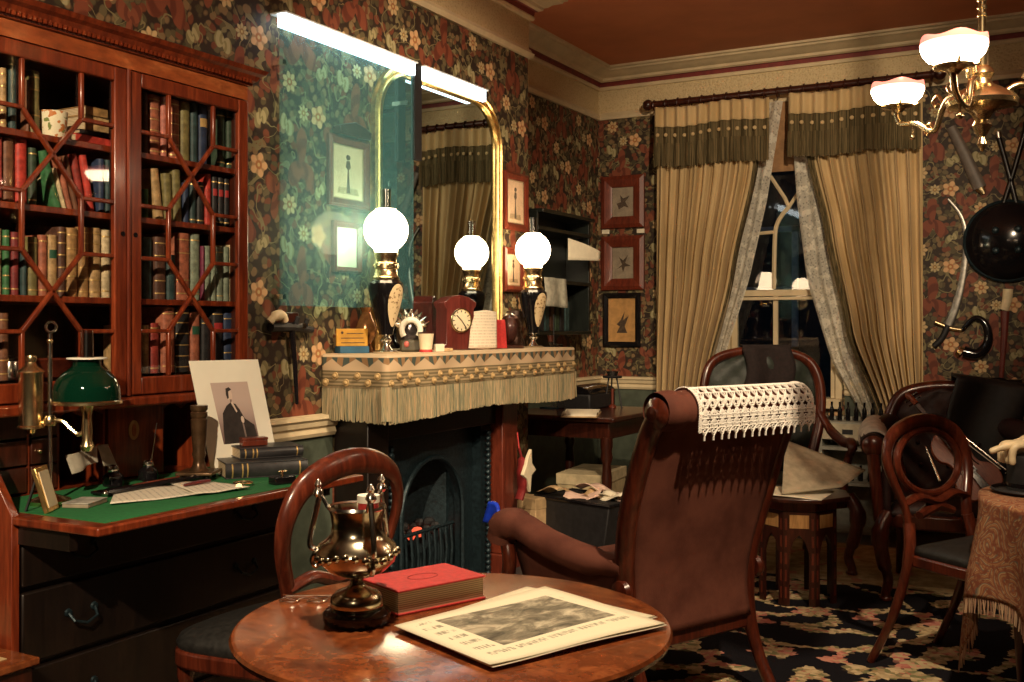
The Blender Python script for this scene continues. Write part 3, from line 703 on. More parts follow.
shelf_row('left',2,SH[2],[(-10,3,228,'cream'),(4,11,230,'green',0,2),(12,20,232,'maroon',0,1),(22,28,250,'teal'),(29,39,237,'olive',0,1),(40,48.5,235,'redbrown',0,1),(49,58.5,235,'tan',0,0,LABG),(59,67,227,'dbrown',0,3),(68,78.5,228,'gold',0,2),(80,90,227,'gold',0,3),(91,102,228,'tan',0,3),(103,111.5,230,'cream',0,1)])
shelf_row('left',3,SH[3],[(-10,-1,315,'dbrown'),(0,10,313,'brown',0,2)])
shelf_row('right',0,SH[0],[(143.5,149,93,'dbrown'),(150,161,95,'redbrown',0,3),(162,168,97,'pinkred',0,1),(171,180.5,100,'redbrown',0,3),(182,191,102,'olive'),(192,199,103,'teal'),(200,208.5,104,'blue',0,0,LAB),(218,226,110,'dgreen',0,1),(228,235.5,112,'dgreen',0,1)])
shelf_row('right',1,SH[1],[(143.5,149.5,192,'green'),(157,165,170,'tan',.14),(166,174,174,'olive',.05),(175,183,170,'olive',.04),(184,190,183,'blue'),(191,197,180,'teal',0,1),(198,205,182,'black',0,1),(206,212,174,'red'),(213,218.5,177,'black',0,1,LABR),(219,224.5,178,'black',0,1,LABR),(225,230,179,'black',0,1,LABR),(231,235.5,179,'blue',0,1)])
shelf_row('right',2,SH[2],[(143.5,153,237,'teal'),(156,167,237,'dbrown',0,2),(168,176.5,255,'teal'),(178,191,233,'redbrown',0,2),(192,201,232,'greygreen',0,1),(202,205,246,'purple'),(205.5,211,246,'greygreen'),(212,217,247,'greygreen'),(217.5,224,247,'greygreen',0,1),(224.5,230,247,'greygreen'),(230.5,235.5,245,'cream')])
shelf_row('right',3,SH[3],[(143.5,150,325,'tan'),(151,160,323,'dkred',0,1),(164,176,307,'redbrown',0,1),(177,190.5,308,'black',0,3),(192,201,312,'redbrown',0,0,LABG),(203,212,318,'black',0,1),(214,224,308,'black',0,1,LABR),(225,235.5,313,'blue',0,2)])
# pile of flat books on the top left shelf
z=SH[0]
for (a,b,ya,yb,col,nm) in [(76,112,143,133,'red','red book lying at the bottom of the flat pile, top left shelf'),(80,112,133,128,'black','thin black book lying second in the flat pile, top left shelf'),(85,109,128,112,'tan','thick tan book lying third in the flat pile, top left shelf'),(86,108,111,101,'gold','golden brown book lying uppermost on the flat pile, top left shelf')]:
    y0_,y1_=pX(a,120,XS).y,pX(b,120,XS).y; h=abs(ya-yb)*dX(95,XS)/FPX*.92
    t=thing('book',nm,'book',(XS,y0_,z),group='books in the glazed bookcase')
    w=y1_-y0_
    MB().box(-.16,0,0,w,0,.003).box(-.16,0,0,w,h-.003,h).box(-.003,0,0,w,0,h).build('cover',bookmat(C[col]),t,bevel=.001)
    MB().box(-.155,-.003,.003,w-.003,.003,h-.003).build('pages',PAGES,t); z+=h+.0005
# jar with painted flowers
M=Mat('flowered_porcelain',.25); n=M.noise(None,55,2); n2=M.noise(None,40,2); c=M.mix(n.ss(.55,.6),(.82,.74,.52),(.55,.2,.06)); c=M.mix(n2.ss(.6,.64),c,(.2,.24,.08)); M.set('Base Color',c); FLP=M.m
p=pX(53,130,XS-.02); tag(MB().lathe([(.0,.0),(.032,0),(.034,.004),(.04,.075),(.038,.075),(.032,.006),(0,.006)],(p.x,p.y,SH[0]),24).build('porcelain_jar',FLP),'cream porcelain jar painted with flowers on the top left shelf','jar')
p=pX(77,115,XS-.05); tag(MB().box(p.x-.004,p.x,p.y-.006,p.y+.03,SH[0]+.0,SH[0]+.09).build('small_card',PAPER),'small pale card standing behind the porcelain jar','card')
p=pX(50,372,XS-.1); tag(MB().lathe([(0,0),(.06,0),(.065,.006),(.12,.05),(.115,.05),(.06,.01),(0,.01)],(p.x,p.y,SH[3]),28).build('wooden_bowl',REDWOOD),'brown wooden bowl on the bottom shelf behind the left door','bowl')
p=pX(8,378,XS); tag(MB().lathe([(0,0),(.025,0),(.03,.02),(.022,.05),(.03,.06),(.028,.06),(0,.05)],(p.x-.02,p.y+.02,SH[3]),18).build('silver_pot',SILVER),'small silver pot beside the bowl on the bottom shelf','pot')
# ------------------------------------------------------------------ fireplace and mantel
MX=.334; MY0,MY1=pX(323,356,0).y, pX(573,347,MX).y; MZ=1.185
fp=thing('fireplace','dark fireplace with arched iron grate under the fringed mantel shelf','fireplace',(0,0,0))
MB().box(.002,MX-.008,MY0+.006,MY1-.006,MZ-.045,MZ-.004).build('mantel_shelf',MAHDK,fp,bevel=.004)
def pil(y0,y1,mat):
    m=MB().box(.002,.2,y0,y1,.0,.12).box(.002,.185,y0+.015,y1-.015,.12,.95).box(.002,.2,y0,y1,.95,MZ-.046); m.build('pilaster',mat,fp,bevel=.006)
pil(3.60,3.78,BLACKW); pil(4.76,4.95,REDWOOD)
MB().box(.002,.15,3.78,4.76,.80,MZ-.046).build('lintel',BLACKW,fp,bevel=.004)
for y in (3.80,4.66):  # beaded iron columns
    m=MB().box(.002,.12,y-.0,y+.10,0,.80)
    for k in range(26): m.ball((.135,y+.05,.03+k*.029),.016,8,6)
    m.build('beaded_column',IRON,fp)
# arched cast insert
yc=(3.9+4.66)/2; hw=(4.66-3.9)/2; n=20; aw=.27
inner=[(yc-aw,0.0)]+[(yc+aw*math.cos(PI-PI*i/n),.40+aw*math.sin(PI-PI*i/n)) for i in range(n+1)]+[(yc+aw,0.0)]
outer=[(3.9,0.0),(3.9,.2)]+[(lerp(3.9,4.66,i/(n-2)),.80) for i in range(n-1)]+[(4.66,.2),(4.66,0.0)]
k=min(len(inner),len(outer)); m=MB()
vs=[(.07,*p) for p in inner[:k]]+[(.07,*p) for p in outer[:k]]+[(.03,*p) for p in inner[:k]]
fs=[(i,i+1,k+i+1,k+i) for i in range(k-1)]+[(i,2*k+i,2*k+i+1,i+1) for i in range(k-1)]
m.add(vs,fs); m.build('arched_plate',IRON,fp,smooth=30)
MB().tube([(.078,*p) for p in inner],.012,6).build('arch_moulding',IRON,fp)
MB().box(-.3,.03,yc-aw-.02,yc+aw+.02,.0,.02).build('hearth_floor',BLACKM,fp)
MB().box(-.355,.028,FO[0]+.002,FO[0]+.02,.0,FO[2]-.002).box(-.355,.028,FO[1]-.02,FO[1]-.002,.0,FO[2]-.002).box(-.355,.028,FO[0]+.002,FO[1]-.002,FO[2]-.02,FO[2]-.002).build('fire_lining',IRON,fp,smooth=0)
MB().grid(lambda u,v:(-.02-.3*math.sin(PI*u),yc-aw+2*aw*u,.02+.65*v),16,4).build('fireback',IRON,fp)
g=MB()
for i in range(9): y=lerp(yc-.2,yc+.2,i/8); g.tube([(.05,y,.1),(.06,y,.2),(.05,y,.32)],.008,6)
g.tube([(.05,yc-.22,.32),(.05,yc+.22,.32)],.010,6); g.tube([(.05,yc-.22,.1),(.05,yc+.22,.1)],.010,6); g.build('grate',IRON,fp)
rnd=random.Random(4)
for i in range(26):
    o=MB().ball((rnd.uniform(-.2,.02),yc+rnd.uniform(-.19,.19),.24+rnd.uniform(0,.09)),rnd.uniform(.02,.034),7,5,(1,rnd.uniform(.7,1.2),.8)).build('coal',EMBER if i in (5,9,14,20,23) else BLACKM,fp,smooth=0)
hs=tag(MB().box(.2,.62,3.55,5.0,.001,.03).build('hearth_slab',plain('slate',(.03,.032,.034),.4),bevel=.004),'dark slate hearth slab in front of the grate','hearth')
# lambrequin (cloth skin, rosettes, fringe)
lq=thing('mantel_lambrequin','patterned mantel cloth with zigzag band, rosettes and long fringe','mantel cloth',(0,0,0))
PLAN=[(.004,MY0-.006),(MX,MY0-.006),(MX,MY1+.006),(.004,MY1+.006)]
LEN=[0]
for a,b in zip(PLAN,PLAN[1:]): LEN.append(LEN[-1]+math.dist(a,b))
def along(s):
    for i in range(3):
        if s<=LEN[i+1]+1e-9:
            f=(s-LEN[i])/(LEN[i+1]-LEN[i]); p=(lerp(PLAN[i][0],PLAN[i+1][0],f),lerp(PLAN[i][1],PLAN[i+1][1],f)); n=[(0,-1),(1,0),(0,1)][i]; return p,n
    return PLAN[3],(0,1)
def lam(s,dz,out=0,wave=1):
    p,n=along(s); o=.003+out+wave*.008*math.sin(s*21)*min(1,dz/.06); return (p[0]+n[0]*o,p[1]+n[1]*o,MZ-dz)
L=LEN[-1]
MB().grid(lambda u,v:lam(u*L,.14*v+.002),220,10).build('band',LAMB,lq,smooth=60,solid=.003,off=1)
MB().box(.004,MX+.003,MY0-.008,MY1+.008,MZ-.003,MZ+.002).build('top_cloth',LAMB,lq,bevel=.001)
fr=MB(); N=520; rnd=random.Random(11)
for i in range(N):
    s=(i+.5)/N*L; d=.272+.012*math.sin(s*4)+rnd.uniform(-.006,.004)
    a=lam(s,.132); b=lam(s+rnd.uniform(-.003,.003),.2,.002); c=lam(s+rnd.uniform(-.005,.005),d,.003)
    fr.tube([a,b,c],[.0032,.0042,.0036],5)
for ci_,(cx_,cy_,nx,ny) in enumerate(((MX,MY0-.006,.7,-.7),(MX,MY1+.006,.7,.7))):
    for k in range(9):
        f=(k-4)*.004; o_=.003+.008; bx,by=cx_+nx*o_*.6-ny*f*1.2,cy_+ny*o_*.6+nx*f*1.2
        fr.tube([(bx,by,MZ-.132),(bx,by,MZ-.2),(bx+nx*.003,by+ny*.003,MZ-.272)],[.0036,.0046,.004],5)
fr.build('fringe',FR,lq,kind='stuff')
ROS=plain('rosette_thread',(.45,.3,.13),.7,0,.3,60)
NR=46
for i in range(NR):
    s=(i+.5)/NR*L; dz=.09 if i%2 else .118
    p=lam(s,dz,.006); _,n=along(s); m=MB()
    m.ball((p[0]+n[0]*.003,p[1]+n[1]*.003,p[2]),.010,10,6); m.tube([(p[0]+(-n[1])*.013*math.cos(a*PI/5),p[1]+n[0]*.013*math.cos(a*PI/5),p[2]+.013*math.sin(a*PI/5)) for a in range(10)],.004,5,closed=True)
    m.build('rosette',ROS,lq)
for yy in (MY0,): pass

# ------------------------------------------------------------------ mantel oil lamps
def oil_lamp(name,label,loc,med):
    t=thing(name,label,'lamp',loc,group='mantel oil lamps')
    MB().lathe([(0,0),(.052,0),(.055,.008),(.05,.012),(.03,.014),(.018,.03),(.013,.042),(.022,.05),(.026,.058),(.018,.066),(.014,.075),(.03,.082)],seg=28).build('foot',SILVER,t)
    body=[(.03,.08),(.034,.1),(.052,.17),(.068,.23),(.076,.275),(.074,.3),(.055,.318)]
    MB().lathe(body,seg=32).build('vase_body',BLACK,t)
    def rad(z):
        for (r0,z0),(r1,z1) in zip(body,body[1:]):
            if z0<=z<=z1: return lerp(r0,r1,(z-z0)/(z1-z0))
        return .06
    def mp(u,v):
        a=2*PI*u; rr=v; z=.205+.092*rr*math.sin(a); th=med+ .62*rr*math.cos(a); r=rad(z)+.002; return (r*math.cos(th),r*math.sin(th),z)
    M=MB().grid(mp,28,6,cu=True); M.build('medallion',FLP2,t)
    MB().lathe([(.058,.315),(.06,.325),(.05,.335),(.047,.36),(.053,.365),(.053,.385),(.046,.392),(.046,.41),(.052,.418),(.052,.432),(.03,.436)],seg=28).build('burner_collar',BRASS,t)
    for a in range(8): MB().ball((.05*math.cos(a*PI/4),.05*math.sin(a*PI/4),.375),.008,8,6).build('burner_stud',BRASS,t)
    gp=[(.042,.432),(.05,.438)]+[(.096*math.cos(x),.53+.096*math.sin(x)) for x in [math.radians(q) for q in range(-58,63,10)]]+[(.044,.62)]
    MB().lathe(gp,seg=36,caps=False).build('globe',GLOBE,t)
    MB().lathe([(.02,.60),(.021,.66),(.022,.705)],seg=20,caps=False).build('chimney',CHIM,t)
    return t
M=Mat('painted_medallion',.3); n=M.noise(None,70,3); c=M.mix(n.ss(.58,.62),(.72,.55,.32),(.24,.13,.05)); M.set('Base Color',c); FLP2=M.m
def toward_cam(p,off=0): return math.atan2(0-p[1],CX-p[0])+off
lx=.206
l1=pX(386,353,lx); l2=pX(533,345,lx)
oil_lamp('oil_lamp','lit black vase oil lamp at the left end of the mantel, nearest',(l1.x,l1.y,MZ+.002),toward_cam(l1,.75))
oil_lamp('oil_lamp','lit black vase oil lamp at the far right end of the mantel',(l2.x,l2.y,MZ+.002),toward_cam(l2,.75))

# ------------------------------------------------------------------ overmantel mirror
mi=thing('overmantel_mirror','tall gilt framed overmantel mirror with rounded top corners','mirror',(0,0,0))
a0,a1=pX(370,200,0).y,pX(498,200,0).y; z0,z1=MZ+.01,2.535; rc=.27
def rr_out(o,n=14):
    L_=[(a0+o,z0),(a0+o,z1-rc)]+[(a0+rc-(rc-o)*math.cos(PI/2*i/n),z1-rc+(rc-o)*math.sin(PI/2*i/n)) for i in range(n+1)]
    R_=[(a1-rc+(rc-o)*math.sin(PI/2*i/n),z1-rc+(rc-o)*math.cos(PI/2*i/n)) for i in range(n+1)]+[(a1-o,z1-rc),(a1-o,z0)]
    return L_+R_
prof=[(0,.002),(0,.028),(.012,.034),(.018,.024),(.03,.022),(.036,.03),(.05,.034),(.058,.02),(.058,.01)]
rings=[rr_out(o) for o,_ in prof]; k=len(rings[0]); vs=[];fs=[]
for (o,h),rg in zip(prof,rings): vs+=[(h,*p) for p in rg]
for j in range(len(prof)-1):
    for i in range(k-1): fs.append((j*k+i,j*k+i+1,(j+1)*k+i+1,(j+1)*k+i))
MB().add(vs,fs).build('gilt_frame',GOLD,mi,smooth=35)
bd=MB(); rg=rr_out(.024,30)
acc=0
for (p,q) in zip(rg,rg[1:]):
    d=math.dist(p,q); n=max(1,int(d/.02))
    for i in range(n): bd.ball((.024,lerp(p[0],q[0],i/n),lerp(p[1],q[1],i/n)),.006,6,4)
bd.build('beading',GOLD,mi,kind='stuff')
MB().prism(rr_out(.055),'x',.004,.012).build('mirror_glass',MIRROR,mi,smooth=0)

# ------------------------------------------------------------------ added hazy sheet and glowing strip, painting in a bluish reflection by the mirror
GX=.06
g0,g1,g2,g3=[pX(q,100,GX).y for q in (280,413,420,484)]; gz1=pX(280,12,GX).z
gs=thing('reflection_screen','added hazy blue sheet with glowing strip, standing in for a reflection left of the mirror','reflection screen',(GX,g0,1.385))
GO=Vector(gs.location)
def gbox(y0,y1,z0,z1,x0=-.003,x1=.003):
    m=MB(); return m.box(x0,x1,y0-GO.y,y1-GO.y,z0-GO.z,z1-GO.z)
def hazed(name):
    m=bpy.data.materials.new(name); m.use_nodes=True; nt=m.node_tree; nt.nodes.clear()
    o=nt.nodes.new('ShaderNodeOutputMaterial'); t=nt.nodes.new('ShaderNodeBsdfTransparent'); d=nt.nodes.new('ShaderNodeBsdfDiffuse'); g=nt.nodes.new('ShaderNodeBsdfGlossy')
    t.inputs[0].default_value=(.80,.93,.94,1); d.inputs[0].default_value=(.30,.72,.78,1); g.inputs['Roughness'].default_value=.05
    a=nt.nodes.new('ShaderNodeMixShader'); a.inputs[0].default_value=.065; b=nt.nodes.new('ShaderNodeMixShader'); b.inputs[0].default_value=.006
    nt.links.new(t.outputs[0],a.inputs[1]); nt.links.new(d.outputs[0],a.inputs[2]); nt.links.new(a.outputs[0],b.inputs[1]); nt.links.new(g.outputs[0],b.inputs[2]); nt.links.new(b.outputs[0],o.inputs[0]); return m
gbox(g0,g1,1.385,gz1-.01).build('pane',hazed('reflected_haze'),gs,smooth=0)  # teal haze of a reflected corridor put into the sheet's colour
REFLSTRIP=emis('reflected_strip_glow',(.78,.93,1),4.0); REFLCAP=plain('reflection_cap_white',(.7,.72,.72),.4)
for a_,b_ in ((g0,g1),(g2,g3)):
    gbox(a_,b_,gz1-.058,gz1-.004,-.012,.012).build('reflection_strip',REFLSTRIP,gs)  # added glow copies a reflected bright line and tints the wallpaper
    gbox(a_,b_,gz1-.004,gz1+.002,-.05,.03).build('reflection_strip_cap',REFLCAP,gs)  # added cap keeps the strip's glow off the wall above
gbox(g1,g2,2.09,gz1,-.012,.01).build('reflection_gap',BLACKM,gs)  # black strip paints the dark gap in the reflection
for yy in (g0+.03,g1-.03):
    for zz_ in (gz1-.19,1.42): gbox(yy-.01,yy+.01,zz_-.01,zz_+.01,-.06,-.003).build('added_standoff',SILVER,gs)

# ------------------------------------------------------------------ pictures
def picture(name,label,wall,ya,yb,za,zb,fw,fmat,mount,fig,crest=False,glare=False,group=None,depth=.025):
    """wall 'L' at X=c (ya,yb along Y) or 'B' at Y=c (along X)"""
    side,c=wall
    w=yb-ya; h=zb-za
    M_=Matrix(((0,0,1,c),(1,0,0,ya),(0,1,0,za),(0,0,0,1))) if side=='L' else Matrix(((1,0,0,ya),(0,0,-1,c),(0,1,0,za),(0,0,0,1)))
    t=thing(name,label,'picture',M_@Vector((w/2,0,.002)),group=group)
    def mk():
        m=MB(); q=M_.copy(); q=Matrix.Translation(-Vector(t.location))@q; m.M=q; return m
    m=mk(); vs=[];fs=[]
    pr=[(0,.002),(0,depth*.7),(fw*.35,depth),(fw*.8,depth*.72),(fw,depth*.5),(fw,.006)]
    for o,d in pr: vs+=[(o,o,d),(w-o,o,d),(w-o,h-o,d),(o,h-o,d)]
    for j in range(len(pr)-1):
        for i in range(4): fs.append((j*4+i,j*4+(i+1)%4,(j+1)*4+(i+1)%4,(j+1)*4+i))
    m.add(vs,fs); m.build('frame',fmat,t,smooth=20)
    m=mk(); m.box(fw*.9,w-fw*.9,fw*.9,h-fw*.9,.003,.006); mo=m.build('mount',mount,t)
    for k,(poly,mat) in enumerate(fig):
        m=mk(); m.prism([(lerp(fw,w-fw,a),lerp(fw,h-fw,b)) for a,b in poly],'z',.006+.0002*k,.0065+.0002*k); m.build('print',mat,mo,smooth=0)
    m=mk(); m.box(fw*.9,w-fw*.9,fw*.9,h-fw*.9,.0085,.0095); m.build('glass',GLASS,t)
    if crest:
        m=mk(); m.prism([(w*.15,h),(w*.12,h+.035),(w*.3,h+.05),(w*.5,h+.065),(w*.75,h+.05),(w*.9,h+.035),(w*.87,h)],'z',.003,.05); m.build('crest',MAHDK,t,bevel=.004)
    return t
INK=plain('sepia_ink',(.08,.05,.03),.8,0,.5,60); INK2=plain('pale_sepia',(.42,.3,.17),.8,0,.3,50); SEP=plain('sepia_print',(.36,.24,.12),.8,0,.3,20)
CREAMP=plain('foxed_paper',(.72,.52,.34),.8,0,.15,15); GREYP=plain('grey_brown_print',(.3,.24,.17),.8,0,.25,20); GOLDP=plain('amber_print',(.5,.27,.09),.8,0,.25,20)
def ell(cx,cy,rx,ry,n=16): return [(cx+rx*math.cos(2*PI*i/n),cy+ry*math.sin(2*PI*i/n)) for i in range(n)]
standing=[([(.05,.03),(.95,.03),(.95,.97),(.05,.97)],CREAMP),([(.15,.1),(.85,.1),(.8,.22),(.2,.22)],INK2),([(.44,.12),(.48,.55),(.42,.6),(.45,.72),(.55,.72),(.58,.6),(.52,.55),(.56,.12)],INK),(ell(.5,.78,.07,.05),INK)]
bird=[([(0,0),(1,0),(1,1),(0,1)],GREYP),([(.3,.25),(.55,.35),(.75,.3),(.6,.5),(.8,.7),(.5,.62),(.35,.75),(.4,.5),(.2,.45)],INK)]
LW=('L',.0); 
def yL(px,py=200): return pX(px,py,0).y
def zL(px,py): return pX(px,py,0).z
picture('framed_print','wood framed standing figure print left of the mirror, upper, with dark crest',LW,yL(326),yL(367),zL(347,208),zL(347,138),.035,REDWOOD,INK2,standing,crest=True)
picture('framed_print','small wood framed print left of the mirror, lower one, glare painted as white paper',LW,yL(331),yL(359),zL(345,273),zL(345,222),.026,REDWOOD,WHITE,[([(.1,.06),(.9,.06),(.9,.94),(.1,.94)],WHITE)])  # white mount and paper stand in for lamp glare on the glass
picture('framed_print','wood framed print right of the mirror, above the smaller one',LW,yL(502.5),yL(526),zL(514,231),zL(514,173),.04,REDWOOD,INK2,standing)
picture('framed_print','small wood framed print right of the mirror, behind the far lamp',LW,yL(502.5),yL(522),zL(512,292),zL(512,248),.035,REDWOOD,INK2,standing)
BW=('B',YB-.001)
def xB(px): return pY(px,250,YB).x
def zB(px,py): return pY(px,py,YB).z
picture('framed_print','red mahogany framed bird print, topmost of three in the corner',BW,xB(602.5),xB(645),zB(624,228),zB(624,176),.085,REDWOOD,GREYP,bird,depth=.035)
picture('framed_print','red mahogany framed insect print, middle of three in the corner',BW,xB(602.5),xB(645),zB(624,290),zB(624,236),.085,REDWOOD,GREYP,[([(0,0),(1,0),(1,1),(0,1)],GREYP),([(.2,.3),(.45,.45),(.3,.7),(.5,.58),(.72,.75),(.6,.5),(.85,.4),(.58,.38),(.5,.2),(.42,.38)],INK)],depth=.035)
picture('framed_print','black framed amber print of a figure, lowest of three in the corner',BW,xB(604),xB(641),zB(622,347),zB(622,293),.04,BLACK,GOLDP,[([(.1,.08),(.9,.08),(.9,.92),(.1,.92)],GOLDP),([(.3,.2),(.7,.2),(.6,.35),(.75,.6),(.55,.5),(.6,.7),(.45,.5),(.3,.4),(.42,.35)],INK)],depth=.03)
for (px,py,lb) in ((606,232,'left pale hanging tab between the two red corner pictures'),(641,231,'right pale hanging tab between the two red corner pictures')):
    p=pY(px,py,YB); tag(MB().box(p.x-.03,p.x+.03,YB-.012,YB-.001,p.z-.016,p.z+.016).build('hanging_tab',PAPER,bevel=.003),lb,'tab')

# ------------------------------------------------------------------ things on the mantel shelf
MS=MZ+.0025
def onM(px,X): return pX(px,345,X)
def mh(py0,py1,px,X): return abs(py0-py1)*dX(px,X)/FPX
# plaque box
p=onM(352,.07); t=thing('notice_plaque','small yellow notice plaque on a blue base, left end of mantel','plaque',(p.x,p.y,MS),rz=math.radians(-35))
MB().box(-.04,.04,-.065,.065,0,.03).build('base',plain('blue_card',(.02,.09,.16),.6),t,bevel=.002)
pl=MB().box(-.008,.004,-.07,.07,.03,.105).build('plaque_face',plain('ochre_card',(.55,.27,.03),.5),t,bevel=.002)
m=MB().lathe([(.006,0),(.006,.001)],(.0042,-.045,.088),10,'x')
for k,(ya,yb) in enumerate(((-.025,.05),(-.05,.05),(-.05,.055))): m.box(.004,.0048,ya,yb,.083-k*.02,.0865-k*.02)
m.build('printed_lines',INK,pl)
# copper-brown figurine vase
p=onM(366,.05); tag(MB().lathe([(0,0),(.035,0),(.03,.02),(.022,.04),(.045,.08),(.05,.11),(.03,.15),(.018,.18),(.028,.2),(0,.2)],(p.x,p.y,MS),24).build('lustre_vase',plain('copper_lustre',(.35,.16,.06),.2,.6,.4,40)),'copper lustre vase behind the yellow plaque','vase')
# black carved shell ornament with white ring, and base
p=onM(411,.14); t=thing('shell_ornament','black and silver crested ornament with white horseshoe on the mantel','ornament',(p.x,p.y,MS),rz=toward_cam(p)-PI/2+PI)
MB().ball((0,0,.09),.07,18,12,(1,.55,1.3)).build('body',plain('dark_lustre',(.06,.05,.05),.15,.3,.5,60,.4),t)
m=MB()
for i in range(9):
    a=PI*(.1+.8*i/8); m.tube([(0,-.02,.1),(.07*math.cos(a),-.03,.1+.075*math.sin(a)),(.088*math.cos(a),-.02,.11+.085*math.sin(a))],[.012,.01,.004],6)
m.build('crest_ribs',SILVER,t)
MB().tube([(.042*math.cos(math.radians(a)),-.055,.1+.045*math.sin(math.radians(a))) for a in range(-40,221,20)],.013,8).build('white_horseshoe',WHITE,t)
MB().box(-.05,.05,-.05,.04,0,.055).build('base',plain('olive_base',(.07,.06,.035),.5),t,bevel=.01)
MB().ball((-.02,-.052,.035),.012,10,8,(1,.5,1.2)).build('pink_spot',plain('pink',(.5,.12,.1),.5),t)
p=onM(426,.24); t=thing('beaker_cup','small cream beaker with dark rim on the mantel','cup',(p.x,p.y,MS))
MB().lathe([(0,0),(.026,0),(.027,.01),(.036,.085),(.033,.085),(.024,.008),(0,.008)],seg=24).build('beaker',PORC,t); MB().lathe([(.0362,.083),(.037,.09),(.033,.09),(.0325,.083)],seg=24,caps=False).build('rim',MAHDK,t)
MB().lathe([(.027,0),(.03,.0),(.03,.008),(.027,.012)],seg=24,caps=False).build('foot_band',RED,t)
for px,X,w,h,mat,lb in ((439,.26,.045,.035,PAPER,'small cream folded card beside the beaker'),(447,.27,.05,.016,TANB,'little tan box right of the folded card')):
    p=onM(px,X); t=tag(MB().box(-.012,.012,-w/2,w/2,0,h).build('place_card' if h>.02 else 'match_box',mat,bevel=.002),lb,'card' if h>.02 else 'box'); t.location=(p.x,p.y,MS); t.rotation_euler=(0,0,-.5)
# mantel clock
p=onM(455,.10); t=thing('mantel_clock','dark red wooden mantel clock with round cream dial','clock',(p.x,p.y,MS),rz=math.radians(-25))
pr=[(-.10,0),(.10,0),(.10,.02),(.082,.03),(.08,.2),(.092,.215),(.095,.235),(.05,.26),(0,.27),(-.05,.26),(-.095,.235),(-.092,.215),(-.08,.2),(-.082,.03),(-.10,.02)]
MB().prism(pr,'x',-.05,.05).build('case',wood('clock_wood',(.07,.012,.01),(.2,.04,.03)),t,bevel=.003)
d=MB().lathe([(.057,.05),(.057,.056),(.05,.057)],(0,0,.145),32,'x').build('dial',PORC,t)
MB().tube([(.058,.057*math.cos(a*PI/16),.145+.057*math.sin(a*PI/16)) for a in range(32)],.005,6,closed=True).build('bezel',BRASS,t)
m=MB()
for k in range(12):
    a=k*PI/6; m.bar((.0585,.04*math.cos(a),.145+.04*math.sin(a)),(.0585,.049*math.cos(a),.145+.049*math.sin(a)),.004,.001,up=(1,0,0))
m.build('hour_marks',BLACK,d); MB().bar((.0595,0,.145),(.0595,-.028,.17),.005,.001,up=(1,0,0)).bar((.0595,0,.145),(.0595,.03,.105),.004,.001,up=(1,0,0)).build('hands',BLACK,d)
# curled letters
p=onM(484,.2); t=thing('bundle_of_letters','curled cream letters propped on the mantel before the mirror','letters',(p.x,p.y,MS),rz=math.radians(-30))
for k in range(3):
    def lf(u,v,k=k):
        w=(u-.5)*(.14-.02*v+.012*k); return (.012*k+.03*math.sin(PI*u)-.03*v+.01*math.sin(5*u+k),w-.012*k+.025*v,.19*v-.02*abs(u-.5)*v+.004*k)
    LT=Mat('handwritten_letter_%d'%k,.8,0,.2); x,y,z=LT.xyz(); ln=(z*420).sin().ss(.3,.6)*LT.noise(LT.vec(y*160,z*20),1,2).ss(.42,.55); LT.set('Base Color',LT.mix(ln*.5,[(.76,.62,.45),(.72,.5,.4),(.7,.6,.46)][k],(.24,.15,.1)))
    MB().grid(lf,16,14).build('letter',LT.m,t,smooth=180,solid=.0008)
p=onM(496,.17); t=tag(MB().box(-.02,.02,-.02,.06,0,.15).build('red_book',RED,bevel=.004),'dark red upright book behind the curled letters','book'); t.location=(p.x,p.y,MS); t.rotation_euler=(0,-.12,-.4)
p=onM(511,.17); t=thing('glass_dome','dark glass dome ornament beside the far mantel lamp','ornament',(p.x,p.y,MS))
MB().lathe([(0,0),(.07,0),(.072,.012),(.06,.018),(0,.018)],seg=28).build('base',MAHDK,t)
MB().ball((0,0,.1),.035,12,10,(1,1,1.9)).build('specimen',plain('dark_feathers',(.07,.025,.02),.6,0,.6,60,.6),t)
MB().lathe([(.06,.018),(.06,.11)]+[(.06*math.cos(a*PI/16),.11+.08*math.sin(a*PI/16)) for a in range(9)],seg=28,caps=False).build('dome',glass('dome_glass',tint=(.85,.75,.72),refl=.14),t)
p=onM(515,.08); tag(MB().lathe([(0,0),(.05,0),(.055,.03),(.03,.09),(.06,.16),(.045,.2),(.0,.21)],(p.x,p.y,MS),20).build('carved_urn',plain('dark_bronze',(.06,.035,.025),.35,.5,.5,50,.5)),'dark bronze carved urn behind the glass dome','urn')
p=onM(556,.2); t=thing('black_pipe','curved black pipe lying by the far lamp on the mantel','pipe',(p.x,p.y,MS))
MB().tube(catmull([(0,-.07,.045),(0,-.06,.02),(0,-.03,.012),(0,.03,.012),(0,.08,.008)],5),[.012]*8+[.008]*6+[.005]*7,8).build('stem',BLACK,t); MB().lathe([(0,0),(.016,.0),(.018,.035),(.014,.036),(.012,.01)],(0,-.07,.03),14).build('bowl',MAHDK,t)

